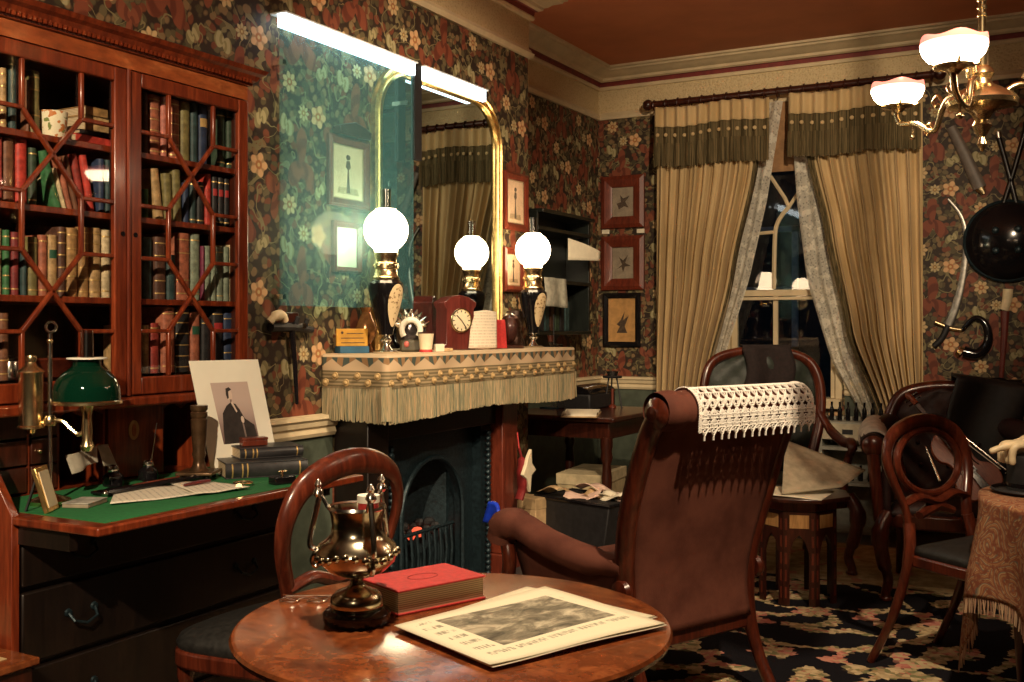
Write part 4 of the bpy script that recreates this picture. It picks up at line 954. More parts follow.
# ------------------------------------------------------------------ hanging riding crop with white knob
p0=pX(272,322,.02); p1=pX(310,330,.02); t=thing('wall_pipe_rack','dark pronged rack with a pale knob and hanging stick on the wallpaper','wall rack',(0.0,p0.y,p0.z))
dy,dz_=p1.y-p0.y,p1.z-p0.z
MB().tube([(.03,-.02,-.02),(.03,dy*.5,dz_*.5-.005),(.03,dy,dz_)],[.02,.018,.014],8).build('cross_bar',BLACKM,t)
q=pX(297,404,.02); MB().tube([(.03,dy*.45,0),(.028,dy*.55,(q.z-p0.z)*.5),(.02,q.y-p0.y,q.z-p0.z)],[.014,.011,.007],8).build('stick',BLACK,t)
MB().tube(catmull([(.035,-.03,.0),(.045,-.01,.022),(.045,.03,.026),(.04,.05,.005)],4),[.016]*4+[.022]*4+[.018]*5,10).build('pale_knob',BONE,t)
for k,f in enumerate((.25,.55,.8)):
    MB().tube([(.03,dy*f,dz_*f),(.045,dy*f,dz_*f+.04)],.01,6).build('prong',BLACKM,t)
MB().lathe([(.012,-.012),(.012,.012)],(.045,dy*.66,dz_*.6+.004),10,'x').build('silver_boss',SILVER,t)
MB().box(.0,.02,dy*.3,dy*.7,-.04,.04).build('wall_plate',MAHDK,t,bevel=.004)
# ------------------------------------------------------------------ far left corner
# hanging shelf cabinet on the recess wall
y0,y1=pX(541,250,XR+.22).y,pX(592,250,XR+.22).y; zt_,zb2=zof(216,dX(566,XR+.2)),zof(333,dX(566,XR+.2))
hc=thing('hanging_shelf','dark green-black hanging wall shelf with bracket foot in the recess','wall shelf',(XR,(y0+y1)/2,zb2))
dy=(y1-y0)/2; H=zt_-zb2; DG=wood('green_black_wood',(.003,.005,.004),(.010,.014,.010),rough=.45)
MB().box(.002,.02,-dy,dy,0,H).build('back_board',DG,hc)
for s in (-1,1): MB().box(.02,.2,s*dy-.012,s*dy+.012,0,H).build('side',DG,hc,bevel=.003)
for z in (0,.43,.86,1.0): MB().box(.02,.21 if z<1 else .24,-dy-.01,dy+.01,z*H-.012,z*H+.012).build('shelf',DG,hc,bevel=.003)
MB().prism([(-dy*.7,-.012),(dy*.7,-.012),(dy*.2,-.16),(0,-.2),(-dy*.2,-.16)],'x',.002,.03).build('bracket',DG,hc,bevel=.004)
for k in range(7):
    b=tag(MB().box(XR+.03,XR+.15,y0+.05+k*.075,y0+.05+k*.075+.055,zb2+.014,zb2+.014+.2+.03*(k%3)).build('book',bookmat(C[['dgreen','black','teal','dbrown'][k%4]]),bevel=.003),'dark book, %s from the lamp on the hanging shelf, lower row'%ORD[k],'book','books on the hanging shelf')
def paper_sheet(name,label,fn,mat,cat='paper',nu=10,nv=8):
    o=MB().grid(fn,nu,nv).build(name,mat,smooth=180,solid=.0012); return tag(o,label,cat)
A=pX(568,238,XR+.24);B=pX(601,252,XR+.34);C_=pX(568,260,XR+.24);D=pX(600,261,XR+.34)
paper_sheet('loose_paper','cream paper sticking out of the hanging shelf, upper',lambda u,v:tuple((Vector(A).lerp(B,u)).lerp(Vector(C_).lerp(D,u),v)+Vector((.02*math.sin(PI*u),0,.015*math.sin(PI*v)))),PAPER)
A2=pX(544,277,XR+.24);B2=pX(566,279,XR+.25);C2=pX(546,306,XR+.25);D2=pX(568,308,XR+.26)
paper_sheet('loose_paper','greyish letter hanging from the lower edge of the hanging shelf',lambda u,v:tuple((Vector(A2).lerp(B2,u)).lerp(Vector(C2).lerp(D2,u),v)+Vector((.015*math.sin(PI*u*2),0,0))),plain('grey_letter',(.5,.48,.38),.8,0,.3,25))
p=pX(575,330,.0); 
# corner table with things
tb_t=5.75; tz=.78
c=pZ(592,415,tz); 
ct=thing('corner_table','dark wooden side table with turned leg in the far corner','table',(.05,5.98,0))
MB().box(-.32,.42,-.42,.45,tz-.03,tz).build('tabletop',MAHDK,ct,bevel=.008)
MB().box(-.28,.37,-.37,.4,tz-.13,tz-.03).build('apron',MAHDK,ct,bevel=.004)
legp=[(.02,0),(.026,.03),(.018,.06),(.03,.1),(.034,.14),(.022,.18),(.028,.3),(.032,.42),(.024,.5),(.036,.54),(.03,.58),(.036,.6),(.036,.66)]
for x,y in ((-.24,-.34),(.34,-.34),(-.24,.37),(.34,.37)): MB().lathe(legp,(x,y,0),16).build('leg',MAHDK,ct)
def onT(px,py): 
    q=pZ(px,py,tz); return q
q=Vector((.22,5.66,tz)); 
t=thing('open_book','open tan book lying on the corner table','book',(q.x,q.y,tz),rz=.35)
MB().grid(lambda u,v:((v-.5)*.2,(u-.5)*.36,.012+.02*abs(math.sin(PI*u*2))*(1-abs(u-.5)*.6)),16,3).build('pages',PAPER,t,smooth=60,solid=.012)
MB().box(-.105,.105,-.19,.19,0,.008).build('cover',TANB,t,bevel=.002)
q=Vector((.05,5.72,tz)); t=thing('glass_jar','small clear glass jar on the corner table','jar',q)
MB().lathe([(0,0),(.03,0),(.032,.07),(.02,.09),(.022,.11),(.019,.11),(.017,.088),(.028,.066),(.027,.004)],seg=18,caps=False).build('jar',GLASS,t); MB().lathe([(0,.11),(.024,.11),(.02,.13),(.008,.14),(0,.14)],seg=14).build('stopper',SILVER,t)
q=Vector((.0,6.2,tz)); t=thing('instrument_case','black domed instrument case on the corner table','case',q)
MB().box(-.12,.12,-.2,.2,0,.1).build('body',BLACKM,t,bevel=.012); MB().prism([(.12*math.cos(a*PI/10),.1+.05*math.sin(a*PI/10)) for a in range(11)],'y',-.2,.2).build('lid',BLACK,t)
q=Vector((-.16,6.05,tz)); t=thing('retort_stand','thin black retort stand with ring on the corner table','stand',q)
MB().box(-.06,.06,-.08,.08,0,.012).build('base',IRON,t); MB().tube([(0,0,.012),(0,0,.6)],.006,8).build('rod',BLACKM,t); MB().tube([(.005,.05+.045*math.cos(a*PI/8),.26+.0*a) if False else (.045*math.cos(a*PI/8),.05+.045*math.sin(a*PI/8),.26) for a in range(16)],.004,6,closed=True).build('ring',BLACKM,t)
q=Vector((.14,6.3,tz)); t=thing('tripod_burner','small black tripod with a silver dish on the corner table','tripod',q)
for a in range(3): MB().tube([(.03*math.cos(a*2.1),.03*math.sin(a*2.1),.19),(.065*math.cos(a*2.1),.065*math.sin(a*2.1),0)],.005,6).build('leg',BLACKM,t)
MB().lathe([(.0,.19),(.06,.19),(.065,.2),(.06,.205),(0,.2)],seg=20).build('ring_plate',BLACKM,t); MB().lathe([(0,.205),(.03,.205),(.045,.235),(.042,.235),(.0,.212)],seg=18).build('dish',SILVER,t)
MB().lathe([(0,0),(.025,0),(.025,.012),(.009,.02),(.009,.12),(0,.12)],seg=14).build('burner',REDWOOD,t)
# coal scuttle with papers, boxes on the floor
g=pZ(588,545,.0); g=Vector((.52,4.95+.28,0))
sc_=thing('paper_bin','black open box stuffed with papers on the floor by the hearth','bin',(.44,5.3,0),rz=-.25)
MB().prism([(-.2,0),(.2,0),(.26,.36),(-.26,.36)],'y',-.16,.16).build('bin_body',BLACKM,sc_,bevel=.006)
MB().tube([(-.262,-.162,.36),(.262,-.162,.36),(.262,.162,.36),(-.262,.162,.36)],.01,6,closed=True).build('rim',BLACK,sc_)
rnd=random.Random(2)
for k in range(7):
    cx_,cy_=rnd.uniform(-.2,.2),rnd.uniform(-.1,.1); a=rnd.uniform(-1,1); s_=rnd.uniform(.07,.1)
    def pf_(u,v,cx_=cx_,cy_=cy_,a=a,s_=s_,k=k): 
        x=(u-.5)*2*s_;y=(v-.5)*1.4*s_; return (cx_+x*math.cos(a)-y*math.sin(a),max(-.15,min(.15,cy_+x*math.sin(a)+y*math.cos(a))),.365+.012*k/2+.02*math.sin(4*u+k)+.012*math.cos(5*v+k))
    MB().grid(pf_,7,6).build('crumpled_paper',[PINKP,PAPER,TANB][k%3],sc_,smooth=180,solid=.001)
t=thing('card_box','pale cardboard box standing behind the paper bin','box',(.17,5.92,0),rz=.1)
MB().box(-.14,.14,-.24,.24,0,.42).build('box_body',plain('pale_card',(.46,.36,.2),.8),t,bevel=.004); MB().box(-.145,.145,-.245,.245,.36,.425).build('lid',plain('pale_card_lid',(.52,.42,.25),.8),t,bevel=.003)
t=thing('card_box','tall tan cardboard folder box left of the paper bin','box',(.12,5.18,0),rz=-.2)
MB().box(-.1,.1,-.06,.06,0,.36).build('box_body',TANB,t,bevel=.004); MB().box(-.102,.102,-.062,.062,.30,.362).build('lid',plain('tan_lid',(.42,.28,.14),.8),t,bevel=.003)
# slipper hung on the jamb
p=pX(521,470,.24); t=thing('persian_slipper','cream and red slipper hanging beside the fireplace jamb','slipper',(.245,pX(519,470,.245).y,zof(470,dX(521,.24))),rz=.0)
MB().tube(catmull([(0,0,.12),(.01,.01,.06),(.015,.0,0),(.01,.015,-.09),(.0,.0,-.15)],5),[.012]*5+[.035]*5+[.042]*5+[.036]*6,12,flat=.55).build('slipper_body',plain('crimson_cloth',(.25,.015,.015),.7),t)
m=MB(); m.M=Matrix.Scale(1.25,4); m.prism([(.0,.06),(.03,.09),(.035,.03),(.07,.0),(.03,-.02),(.02,-.09),(-.01,-.03),(-.045,-.01),(-.015,.03)],'x',.03,.045); m.build('pale_star_flap',PORC,t,bevel=.003)
m=MB().tube([(0,0,.12),(-.01,0,.2)],.004,6); m.build('loop',RED,t)
# ------------------------------------------------------------------ things on the writing fall
DZ=ZS+.0018
def onD(px,py): return pZ(px,py,DZ)
# student lamp: rod stands on the desk
b=pX(50,500,.50); lt=thing('student_lamp','brass student oil lamp with green glass shade on the bureau','lamp',(b.x,b.y,DZ))
tl=dX(50,.50); s_=tl/FPX
def LZ(py): return zof(py,tl)-DZ
# image-right direction on plan
rx,ry=CA,SA
def LP(px,py,f=0.0):
    d=(px-50)*s_; return (rx*d-SA*f*-1*0+(-SA*f), ry*d+CA*f, LZ(py))
MB().lathe([(0,0),(.05,0),(.052,.01),(.036,.016),(.016,.024),(.008,.034),(0,.034)],seg=28).build('base',BRASS,lt)
MB().tube([(0,0,.03),(0,0,LZ(334))],.0055,10).build('rod',SILVER,lt)
rg=LP(51,327); MB().tube([(rg[0]+rx*.0135*math.cos(a*PI/10),rg[1]+ry*.0135*math.cos(a*PI/10),rg[2]+.0135*math.sin(a*PI/10)) for a in range(20)],.0035,8,closed=True).build('finger_ring',SILVER,lt)
MB().ball((0,0,LZ(341)),.008).build('rod_knop',BRASS,lt)
r=LP(31,400); h0,h1=LZ(428),LZ(372)
MB().lathe([(0,h0-.016),(.01,h0-.014),(.012,h0-.004),(.034,h0),(.034,h0+.004),(.03,h0+.008),(.03,h1-.006),(.033,h1),(.03,h1+.006),(.016,h1+.016),(.012,h1+.026),(.015,h1+.034),(.013,h1+.042),(0,h1+.046)],(r[0],r[1],0),28).build('oil_reservoir',BRASS,lt)
MB().tube([LP(31,427),LP(40,424),(0,0,LZ(421))],.006,8).build('reservoir_arm',BRASS,lt)
MB().lathe([(.014,-.012),(.016,-.006),(.016,.006),(.012,.014)],(0,0,LZ(421)),16).build('clamp',BRASS,lt)
MB().tube(catmull([(0,0,LZ(421)),LP(62,421),LP(70,428),LP(78,434),LP(86,431)],5),.0065,8).build('burner_arm',BRASS,lt)
k=LP(87,430)
MB().lathe([(0,LZ(452)),(.012,LZ(451)),(.018,LZ(446)),(.012,LZ(440)),(.014,LZ(432)),(.011,LZ(415)),(.018,LZ(406)),(.024,LZ(402)),(.024,LZ(396)),(.016,LZ(392))],(k[0],k[1],0),20).build('burner',BRASS,lt)
g=[(.083,LZ(402)),(.084,LZ(396)),(.082,LZ(388)),(.075,LZ(380)),(.06,LZ(373)),(.044,LZ(369)),(.036,LZ(366)),(.034,LZ(358))]
sd=MB().lathe(g+[(a-.003,b_) for a,b_ in g[::-1]],(k[0],k[1],0),40,caps=False).build('green_shade',GREENSH,lt)
MB().lathe([(.083,LZ(404)),(.087,LZ(403.5)),(.087,LZ(401)),(.084,LZ(400))],(k[0],k[1],0),40,caps=False).build('shade_rim',BRASS,sd)
MB().lathe([(.034,LZ(359.5)),(.05,LZ(359)),(.05,LZ(357.5)),(.034,LZ(357.5))],(k[0],k[1],0),32).build('shade_collar',WHITE,sd)
MB().lathe([(.016,LZ(394)),(.02,LZ(385)),(.017,LZ(370)),(.0155,LZ(330))],(k[0],k[1],0),20,caps=False).build('chimney',CHIM,lt)
# letters tucked behind the lamp
A3=[pX(65,455,.42),pX(97,446,.36),pX(72,474,.46),pX(98,462,.42)]
paper_sheet('folded_paper','grey folded paper tucked under the student lamp shade',lambda u,v:tuple(A3[0].lerp(A3[1],u).lerp(A3[2].lerp(A3[3],u),v)+Vector((.012*math.sin(PI*2*u),0,0))),plain('grey_paper',(.34,.31,.24),.8,0,.3,20))
A4=[pX(97,445,.36),pX(108,444,.34),pX(104,466,.42),pX(117,465,.38)]
paper_sheet('folded_paper','second grey paper right of the folded one under the lamp',lambda u,v:tuple(A4[0].lerp(A4[1],u).lerp(A4[2].lerp(A4[3],u),v)),plain('grey_paper_2',(.3,.27,.2),.8,0,.3,20))
# portrait print on a white mount
base0,base1=pX(213,462,.47),pX(281,447,.47)
def wo(px,py,X): return pX(px,py,X)
Xb,Xt=.60,.50
BL=onD(212,474); TL=pX(189,361,.42); BR=BL+Vector((.066,.235,0)); TR=TL+(BR-BL)
def mp_(a,b): return TL.lerp(TR,a).lerp(BL.lerp(BR,a),b)
nrm=(TR-TL).cross(BL-TL).normalized()
if nrm.x<0: nrm=-nrm
ph=thing('portrait_print','black and white portrait of a seated gentleman on a white mount','picture',((BL+BR)/2).to_tuple())
OFF=Vector(ph.location)
def sheet(poly,d0,d1,name,mat,par):
    m=MB(); n=len(poly); A_=[mp_(*q)+nrm*d0-OFF for q in poly]; B_=[mp_(*q)+nrm*d1-OFF for q in poly]
    m.add(A_+B_,[tuple(range(n)),tuple(range(2*n-1,n-1,-1))]+[(i,i+n,(i+1)%n+n,(i+1)%n) for i in range(n)]); return m.build(name,mat,par,smooth=0)
mt=sheet([(0,0),(1,0),(1,1),(0,1)],-.003,0,'mount',WHITE,ph)
PG=Mat('portrait_ground',.7); x,y,z=PG.xyz(); PG.set('Base Color',PG.mix((z+PG.noise(None,20,2)*.02).ss(.10,.24),(.16,.10,.09),(.55,.42,.37))); PG=PG.m
GREY1=plain('print_black',(.03,.022,.02),.7,0,.4,40); GREY2=plain('print_grey',(.22,.16,.14),.7,0,.3,40); FLESH=plain('print_flesh',(.66,.52,.43),.7,0,.1,30)
pr_=sheet([(.23,.2),(.77,.2),(.78,.75),(.25,.75)],.0002,.0006,'photograph',PG,mt)
def R4(a,b): return (lerp(.235,.775,a),lerp(.2,.75,b))
def RP(l): return [R4(*q) for q in l]
sheet(RP([(.3,.38),(.42,.33),(.55,.36),(.63,.45),(.72,.6),(.95,.72),(.98,1),(.06,1),(.1,.75),(.16,.5)]),.0007,.0009,'figure_coat',GREY1,pr_)
sheet(RP(ell(.43,.21,.075,.1)),.001,.0012,'figure_head',FLESH,pr_); sheet(RP([(.34,.2),(.36,.1),(.45,.08),(.51,.12),(.42,.15),(.4,.26),(.36,.27)]),.0013,.0014,'figure_hair',GREY1,pr_)
sheet(RP([(.42,.32),(.47,.31),(.56,.48),(.53,.5)]),.001,.0012,'figure_shirt',FLESH,pr_); sheet(RP(ell(.66,.62,.045,.06,10)),.001,.0012,'figure_hand',FLESH,pr_)
sheet(RP([(.63,.68),(.67,.68),(.69,.98),(.64,.98)]),.001,.0012,'figure_cane',GREY2,pr_); sheet(RP([(.41,.28),(.47,.28),(.45,.33),(.42,.33)]),.0013,.0015,'figure_beard',GREY2,pr_)
# strut
st=MB().bar(tuple((TL+TR)/2*.4+(BL+BR)/2*.6-nrm*.004-OFF),tuple(Vector(((BL+BR)/2).to_tuple())-OFF-Vector((.09,0,0))+Vector((0,0,DZ-((BL+BR)/2).z+.004))),.03,.003); st.build('strut',WHITE,ph)
# bronze candlestick / column on square foot
b=onD(199,479); cs=thing('bronze_ornament','ribbed bronze column on a square foot beside the portrait','ornament',(b.x,b.y,DZ),rz=.5)
s2=dZ(468,DZ)/FPX
m=MB().box(-.055,.055,-.055,.055,.016,.026); m.build('square_plate',plain('aged_bronze',(.14,.08,.04),.35,.6,.4,30),cs,bevel=.003)
for x,y in ((-.035,-.035),(.035,-.035),(-.035,.035),(.035,.035)): MB().ball((x,y,.008),.0085,10,6).build('foot',BLACK,cs)
MB().lathe([(.03,.026),(.02,.04),(.016,.06),(.021,.075),(.018,.085),(.022,.13),(.024,.17),(.025,.18),(.021,.184),(.025,.19),(.025,.2),(.021,.204),(.026,.21),(.026,.222),(0,.222)],seg=20).build('column',plain('dark_bronze_2',(.11,.06,.03),.3,.6,.4,30),cs)
# ink bottles and ink tray
for (px,py,lb) in ((113,490,'left black ink bottle with silver cap on the desk stand'),(148,484,'right black ink bottle with silver cap on the desk stand')):
    b=onD(px,py); t=thing('ink_bottle',lb,'ink bottle',(b.x,b.y,DZ+.012),group='ink bottles')
    MB().lathe([(0,0),(.026,0),(.028,.006),(.028,.028),(.02,.036),(.014,.04),(0,.04)],seg=20).build('bottle',BLACK,t); MB().lathe([(.015,.04),(.017,.046),(.014,.056),(0,.06)],seg=18).build('cap',SILVER,t)
c0,c1=onD(103,497),onD(200,480); mid=(c0+c1)/2; ang=math.atan2(c1.y-c0.y,c1.x-c0.x); ln=(c1-c0).length/2
t=thing('ink_stand','long black ink stand tray with silver feet on green baize','ink stand',(mid.x,mid.y,DZ),rz=ang)
MB().box(-ln,ln,-.012,.05,.004,.012).build('tray',BLACK,t,bevel=.003); MB().tube([(-ln,-.016,.012),(ln,-.016,.012)],.009,8).build('front_roll',BLACK,t)
for q in (-ln,ln): MB().ball((q,-.01,.01),.01).build('silver_foot',SILVER,t)
pn=tag(MB().tube([(0,0,0),(.02,0,.002),(.18,0,.004)],[.001,.004,.003],6).build('quill_pen',REDWOOD),'slim wooden dip pen resting on the ink stand','pen'); pn.location=(mid.x-.09*math.cos(ang),mid.y-.09*math.sin(ang)+.005,DZ+.016); pn.rotation_euler=(0,0,ang)
# stick leaning up from the stand (pen holder)
p=onD(151,483); t=tag(MB().tube([(0,0,0),(.01,.02,.16)],[.0015,.0012],5).build('pen_holder',SILVER),'thin upright pen rod behind the right ink bottle','pen'); t.location=(p.x-.03,p.y+.02,DZ+.012)
# sheets of paper on baize
def dsheet(name,label,c4,mat,lift=.003,cat='paper'):
    q=[onD(*p) for p in c4]
    paper_sheet(name,label,lambda u,v:tuple(q[0].lerp(q[1],u).lerp(q[3].lerp(q[2],u),v)+Vector((0,0,lift+.004*abs(math.sin(3*u+2*v))))),mat,cat,14,8)
WR=Mat('written_sheet',.8); x,y,z=WR.xyz(); ln_=((x*.6+y)*300).sin().ss(.4,.7)*WR.noise(WR.vec(x*120,y*120),1,2).ss(.45,.55); WR.set('Base Color',WR.mix(ln_*.45,(.74,.68,.55),(.2,.17,.15))); WR=WR.m
dsheet('writing_paper','long sheet of writing paper on the green baize, front',[(116,491),(200,486),(232,492),(110,506)],WR)
dsheet('writing_paper','second writing paper partly under the pen, right side of baize',[(168,485),(215,484),(250,490),(196,497)],WR,.006)
p=onD(208,491); t=tag(MB().tube([(0,0,0),(.06,0,.001),(.1,0,0)],[.004,.006,.004],8).build('sealing_wax',plain('dark_red_wax',(.12,.015,.015),.4)),'dark red stick of sealing wax on the writing paper','sealing wax'); t.location=(p.x-.06,p.y-.03,DZ+.016); t.rotation_euler=(0,0,ang)
# magnifier
p=onD(243,486); t=thing('magnifying_glass','small brass magnifier lying at the baize edge','magnifier',(p.x,p.y,DZ+.006),rz=ang+.6)
MB().tube([(.025*math.cos(a*PI/10),.025*math.sin(a*PI/10),.003) for a in range(20)],.004,6,closed=True).build('ring',BRASS,t); MB().lathe([(0,.002),(.023,.002),(.023,.004),(0,.005)],seg=20).build('lens',GLASS,t)
MB().tube([(-.025,0,.003),(-.07,0,.002),(-.08,0,.004)],[.004,.007,.01],8).build('handle',BRASS,t)
# two dark bound books, little red box
def flatbook(name,label,px,py,z,L_,W_,h,mat,rz,bands=True,group=None,cat='book',pages=PAGES):
    b=onD(px,py); t=thing(name,label,cat,(b.x,b.y,z),rz=rz,group=group)
    n=6; sp=[(-W_/2-.0+.012*(1-math.sin(PI*i/n))-.006,h*i/n) for i in range(n+1)]
    MB().box(-W_/2,W_/2,-L_/2,L_/2,0,.003).box(-W_/2,W_/2,-L_/2,L_/2,h-.003,h).build('boards',mat,t,bevel=.001)
    m=MB(); m.M=None
    spn=[(W_/2-.004+.010*math.sin(PI*i/n),h*i/n) for i in range(n+1)]+[(W_/2-.004,h*.5)]
    m.prism(spn,'y',-L_/2,L_/2); m.build('spine',mat,t,smooth=50)
    if bands:
        for y in (-.42,-.3,-.24,.4): MB().prism([(a+.0012,b_) for a,b_ in spn],'y',L_*y-.002,L_*y+.002).build('gilt_band',GILTB,t,smooth=50)
    MB().box(-W_/2+.004,W_/2-.004,-L_/2+.004,L_/2-.004,.003,h-.003).build('page_block',pages,t); return t
DKB=plain('black_calf',(.03,.028,.03),.4,0,.4,40)
q=onD(262,477)
flatbook('leather_book','larger black leather book lying at the bottom on the desk',262,474,DZ,.25,.15,.048,DKB,-.62)
flatbook('leather_book','smaller black leather book lying on the larger one',266,471,DZ+.049,.2,.13,.034,DKB,-.55)
b=onD(254,473); t=thing('trinket_box','small red wooden box on top of the black books','box',(b.x-.02,b.y+.02,DZ+.084),rz=-.55)
MB().box(-.02,.02,-.04,.04,0,.018).build('box_body',REDWOOD,t,bevel=.002); MB().box(-.021,.021,-.041,.041,.018,.026).build('lid',REDWOOD,t,bevel=.002)
b=onD(279,482); t=thing('desk_seal','little black seal block with brass cross handle on the desk','stamp',(b.x+.03,b.y-.02,DZ),rz=-.3)
MB().box(-.02,.02,-.035,.035,0,.022).build('block',BLACK,t,bevel=.003); MB().tube([(0,0,.022),(0,0,.04)],.004,8).tube([(0,-.014,.036),(0,.014,.036)],.003,8).build('handle',BRASS,t)
b=onD(85,505); t=thing('card_case','flat grey card case on the baize near the left corner','case',(b.x,b.y,DZ),rz=.4)
MB().box(-.035,.035,-.05,.05,0,.010).build('case_body',plain('grey_brown',(.3,.24,.17),.6),t,bevel=.002); MB().box(-.036,.036,-.051,.051,.0102,.013).build('lid',plain('mottled_grey',(.4,.38,.33),.5,0,.5,40),t,bevel=.002)
# small easel frame
b=onD(52,511); t=thing('small_picture_frame','small gilt easel frame seen edge-on at the left of the desk','frame',(b.x,b.y,DZ),rot=(0,-.28,.59))
MB().box(-.006,.006,-.04,.04,0,.115).build('frame',GOLD,t,bevel=.002); MB().box(.006,.008,-.03,.03,.012,.103).build('card',PORC,t); MB().bar((-.006,0,.1),(-.06,0,.018),.012,.004).build('strut',BLACKM,t)
# low chest at the left edge
c=pZ(33,657,.52); t=thing('low_chest','corner of a low wooden chest with a worn pale top beside the bureau','chest',(c.x,c.y,0))
MB().box(-.5,.0,-.6,.0,0,.50).build('chest_body',MAHDK,t,bevel=.004); MB().box(-.51,.012,-.61,.012,.50,.52).build('lid',TABLEW,t,bevel=.005); MB().box(-.47,-.04,-.57,-.04,.52,.5215).build('worn_map',newsprint('old_map',.4,.5,None,(.55,.42,.22)),t)
# ------------------------------------------------------------------ balloon-back chairs
def balloon_chair(name,label,loc,rz,seatm=LEATHER,ring=False,h=.9,group='balloon back chairs'):
    t=thing(name,label,'chair',loc,rz,group)
    for s in (-1,1):
        pts=catmull([(s*.2,-.16,0),(s*.19,-.07,.2),(s*.19,-.01,.42),(s*.175,-.02,.54)],5)
        MB().tube(pts,[.017]*5+[.02]*5+[.024]*6,10,flat=.85).build('rear_leg',CHAIRW,t)
    hp=[(-.175,-.02,.52),(-.185,-.03,.6),(-.225,-.05,.7),(-.232,-.07,.78),(-.19,-.085,h-.05),(-.1,-.095,h-.012),(0,-.098,h),(.1,-.095,h-.012),(.19,-.085,h-.05),(.232,-.07,.78),(.225,-.05,.7),(.185,-.03,.6),(.175,-.02,.52)]
    path=catmull(hp,6); n=len(path)
    rad=[.02+.014*math.sin(PI*i/(n-1))**3 for i in range(n)]
    MB().tube(path,rad,12,flat=.72).build('balloon_back',CHAIRW,t)
    zr_=.60
    MB().tube(catmull([(-.19,-.032,zr_+.01),(-.1,-.036,zr_+.028),(0,-.036,zr_+.005),(.1,-.036,zr_+.028),(.19,-.032,zr_+.01)],6),[.02+.008*math.sin(PI*i/24) for i in range(25)],10,flat=.6).build('splat_rail',CHAIRW,t)
    if ring:
        MB().tube([(.182*math.cos(a*PI/16),-.062-.02*math.sin(a*PI/16),.752+.118*math.sin(a*PI/16)) for a in range(32)],.014,8,closed=True).build('oval_ring',CHAIRW,t)
        MB().tube([(-.1,-.03,.56),(0,-.035,.59),(.1,-.03,.56)],[.016,.026,.016],8).build('carved_boss',CHAIRW,t)
    sp=[(-.19,.0),(-.225,.2),(-.235,.38),(-.16,.45),(0,.47),(.16,.45),(.235,.38),(.225,.2),(.19,.0)]
    sp2=[(v.x,v.y) for v in catmull([(a,b,0) for a,b in sp],5)]
    MB().prism(sp2,'z',.385,.43).build('seat_rail',CHAIRW,t,bevel=.008)
    k=MB(); c0=(0,.22); m=len(sp2); rings=[(.97,.43),(.99,.445),(.95,.462),(.8,.475),(.5,.484),(.0001,.487)]; vs=[];fs=[]
    for f,z in rings: vs+=[(c0[0]+(a-c0[0])*f,c0[1]+(b-c0[1])*f,z) for a,b in sp2]
    for j in range(len(rings)-1):
        for i in range(m): fs.append((j*m+i,j*m+(i+1)%m,(j+1)*m+(i+1)%m,(j+1)*m+i))
    k.add(vs,fs); k.build('seat_cushion',seatm,t,smooth=80)
    for s in (-1,1):
        MB().lathe([(.012,0),(.017,.01),(.014,.02),(.011,.05),(.017,.15),(.023,.26),(.026,.3),(.02,.31),(.028,.325),(.02,.34),(.026,.355),(.026,.4)],(s*.19,.4,0),16).build('front_leg',CHAIRW,t)
    return t
balloon_chair('balloon_back_chair','mahogany balloon back chair with black seat drawn up to the bureau',(1.12,2.185,.010),PI/2-.05,h=.9).scale=(.94,.84,1.05)
fa=Vector((.89,-.45)); A_=pZ(886,662,0); 
ctr=Vector((A_.x,A_.y))+Vector((.45,.89))*.15+fa*.15
balloon_chair('balloon_back_chair','mahogany balloon back chair with oval back ring beside the paisley table',(ctr.x,ctr.y,.010),math.atan2(-fa.x,fa.y),ring=True,h=.9).scale=(1.07,1.07,1.02)

# ------------------------------------------------------------------ front round table
TZ0=.006; TX,TY=1.78,1.747; TZ=.72
ft=thing('pedestal_table','round burr walnut pedestal table with moulded edge in the foreground','table',(TX,TY,.006))
MB().lathe([(0,TZ-.034),(.38,TZ-.034),(.402,TZ-.03),(.407,TZ-.022),(.419,TZ-.018),(.423,TZ-.008),(.419,TZ-.002),(.41,TZ),(.0,TZ)],seg=96).build('tabletop',TABLEW,ft,smooth=30)
MB().lathe([(.33,TZ-.085),(.34,TZ-.08),(.34,TZ-.034),(.3,TZ-.034)],seg=72).build('apron',MAHOG,ft)
MB().lathe([(.06,.1),(.075,.13),(.04,.17),(.035,.25),(.055,.36),(.06,.42),(.035,.5),(.03,.56),(.06,.6),(.12,.635)],seg=28).build('column',MAHOG,ft)
for k in range(3):
    a=k*2*PI/3+.4; ca,sa=math.cos(a),math.sin(a)
    MB().tube(catmull([(.04*ca,.04*sa,.15),(.14*ca,.14*sa,.16),(.26*ca,.26*sa,.07),(.36*ca,.36*sa,.025)],5),[.045]*5+[.036]*5+[.026]*6,10).build('leg',MAHOG,ft)
TZ+=.006
def onF(px,py): return pZ(px,py,TZ)
# trophy cup
b=onF(357,622); cup=thing('trophy_cup','three handled tarnished silver gilt trophy cup on black base','trophy',(b.x,b.y,TZ+.0005))
tc=dZ(622,TZ); s3=tc/FPX
def TH(py): return (628-py)*s3
PEW=plain('tarnished_silver_gilt',(.55,.48,.34),.2,1,.6,18,.1); PEWD=plain('tarnished_silver',(.2,.19,.16),.2,1,.5,22,.1)
MB().lathe([(0,0),(.062,0),(.066,.008),(.066,.02),(.06,.026),(.05,.03),(0,.03)],seg=40).build('black_plinth',BLACK,cup)
MB().lathe([(.05,.03),(.053,.036),(.05,.05),(.04,.06),(.02,.068),(.013,.075),(.012,.082),(.018,.088)],seg=36).build('foot',PEW,cup)
bw=MB().lathe([(.014,.086),(.03,.09),(.054,.1),(.073,.118),(.08,.138),(.074,.152),(.06,.162),(.051,.172),(.048,.188),(.051,.21),(.055,.222),(.052,.223),(.047,.208),(.044,.188),(.046,.172),(.0,.15)],seg=48,caps=False).build('bowl',PEW,cup)
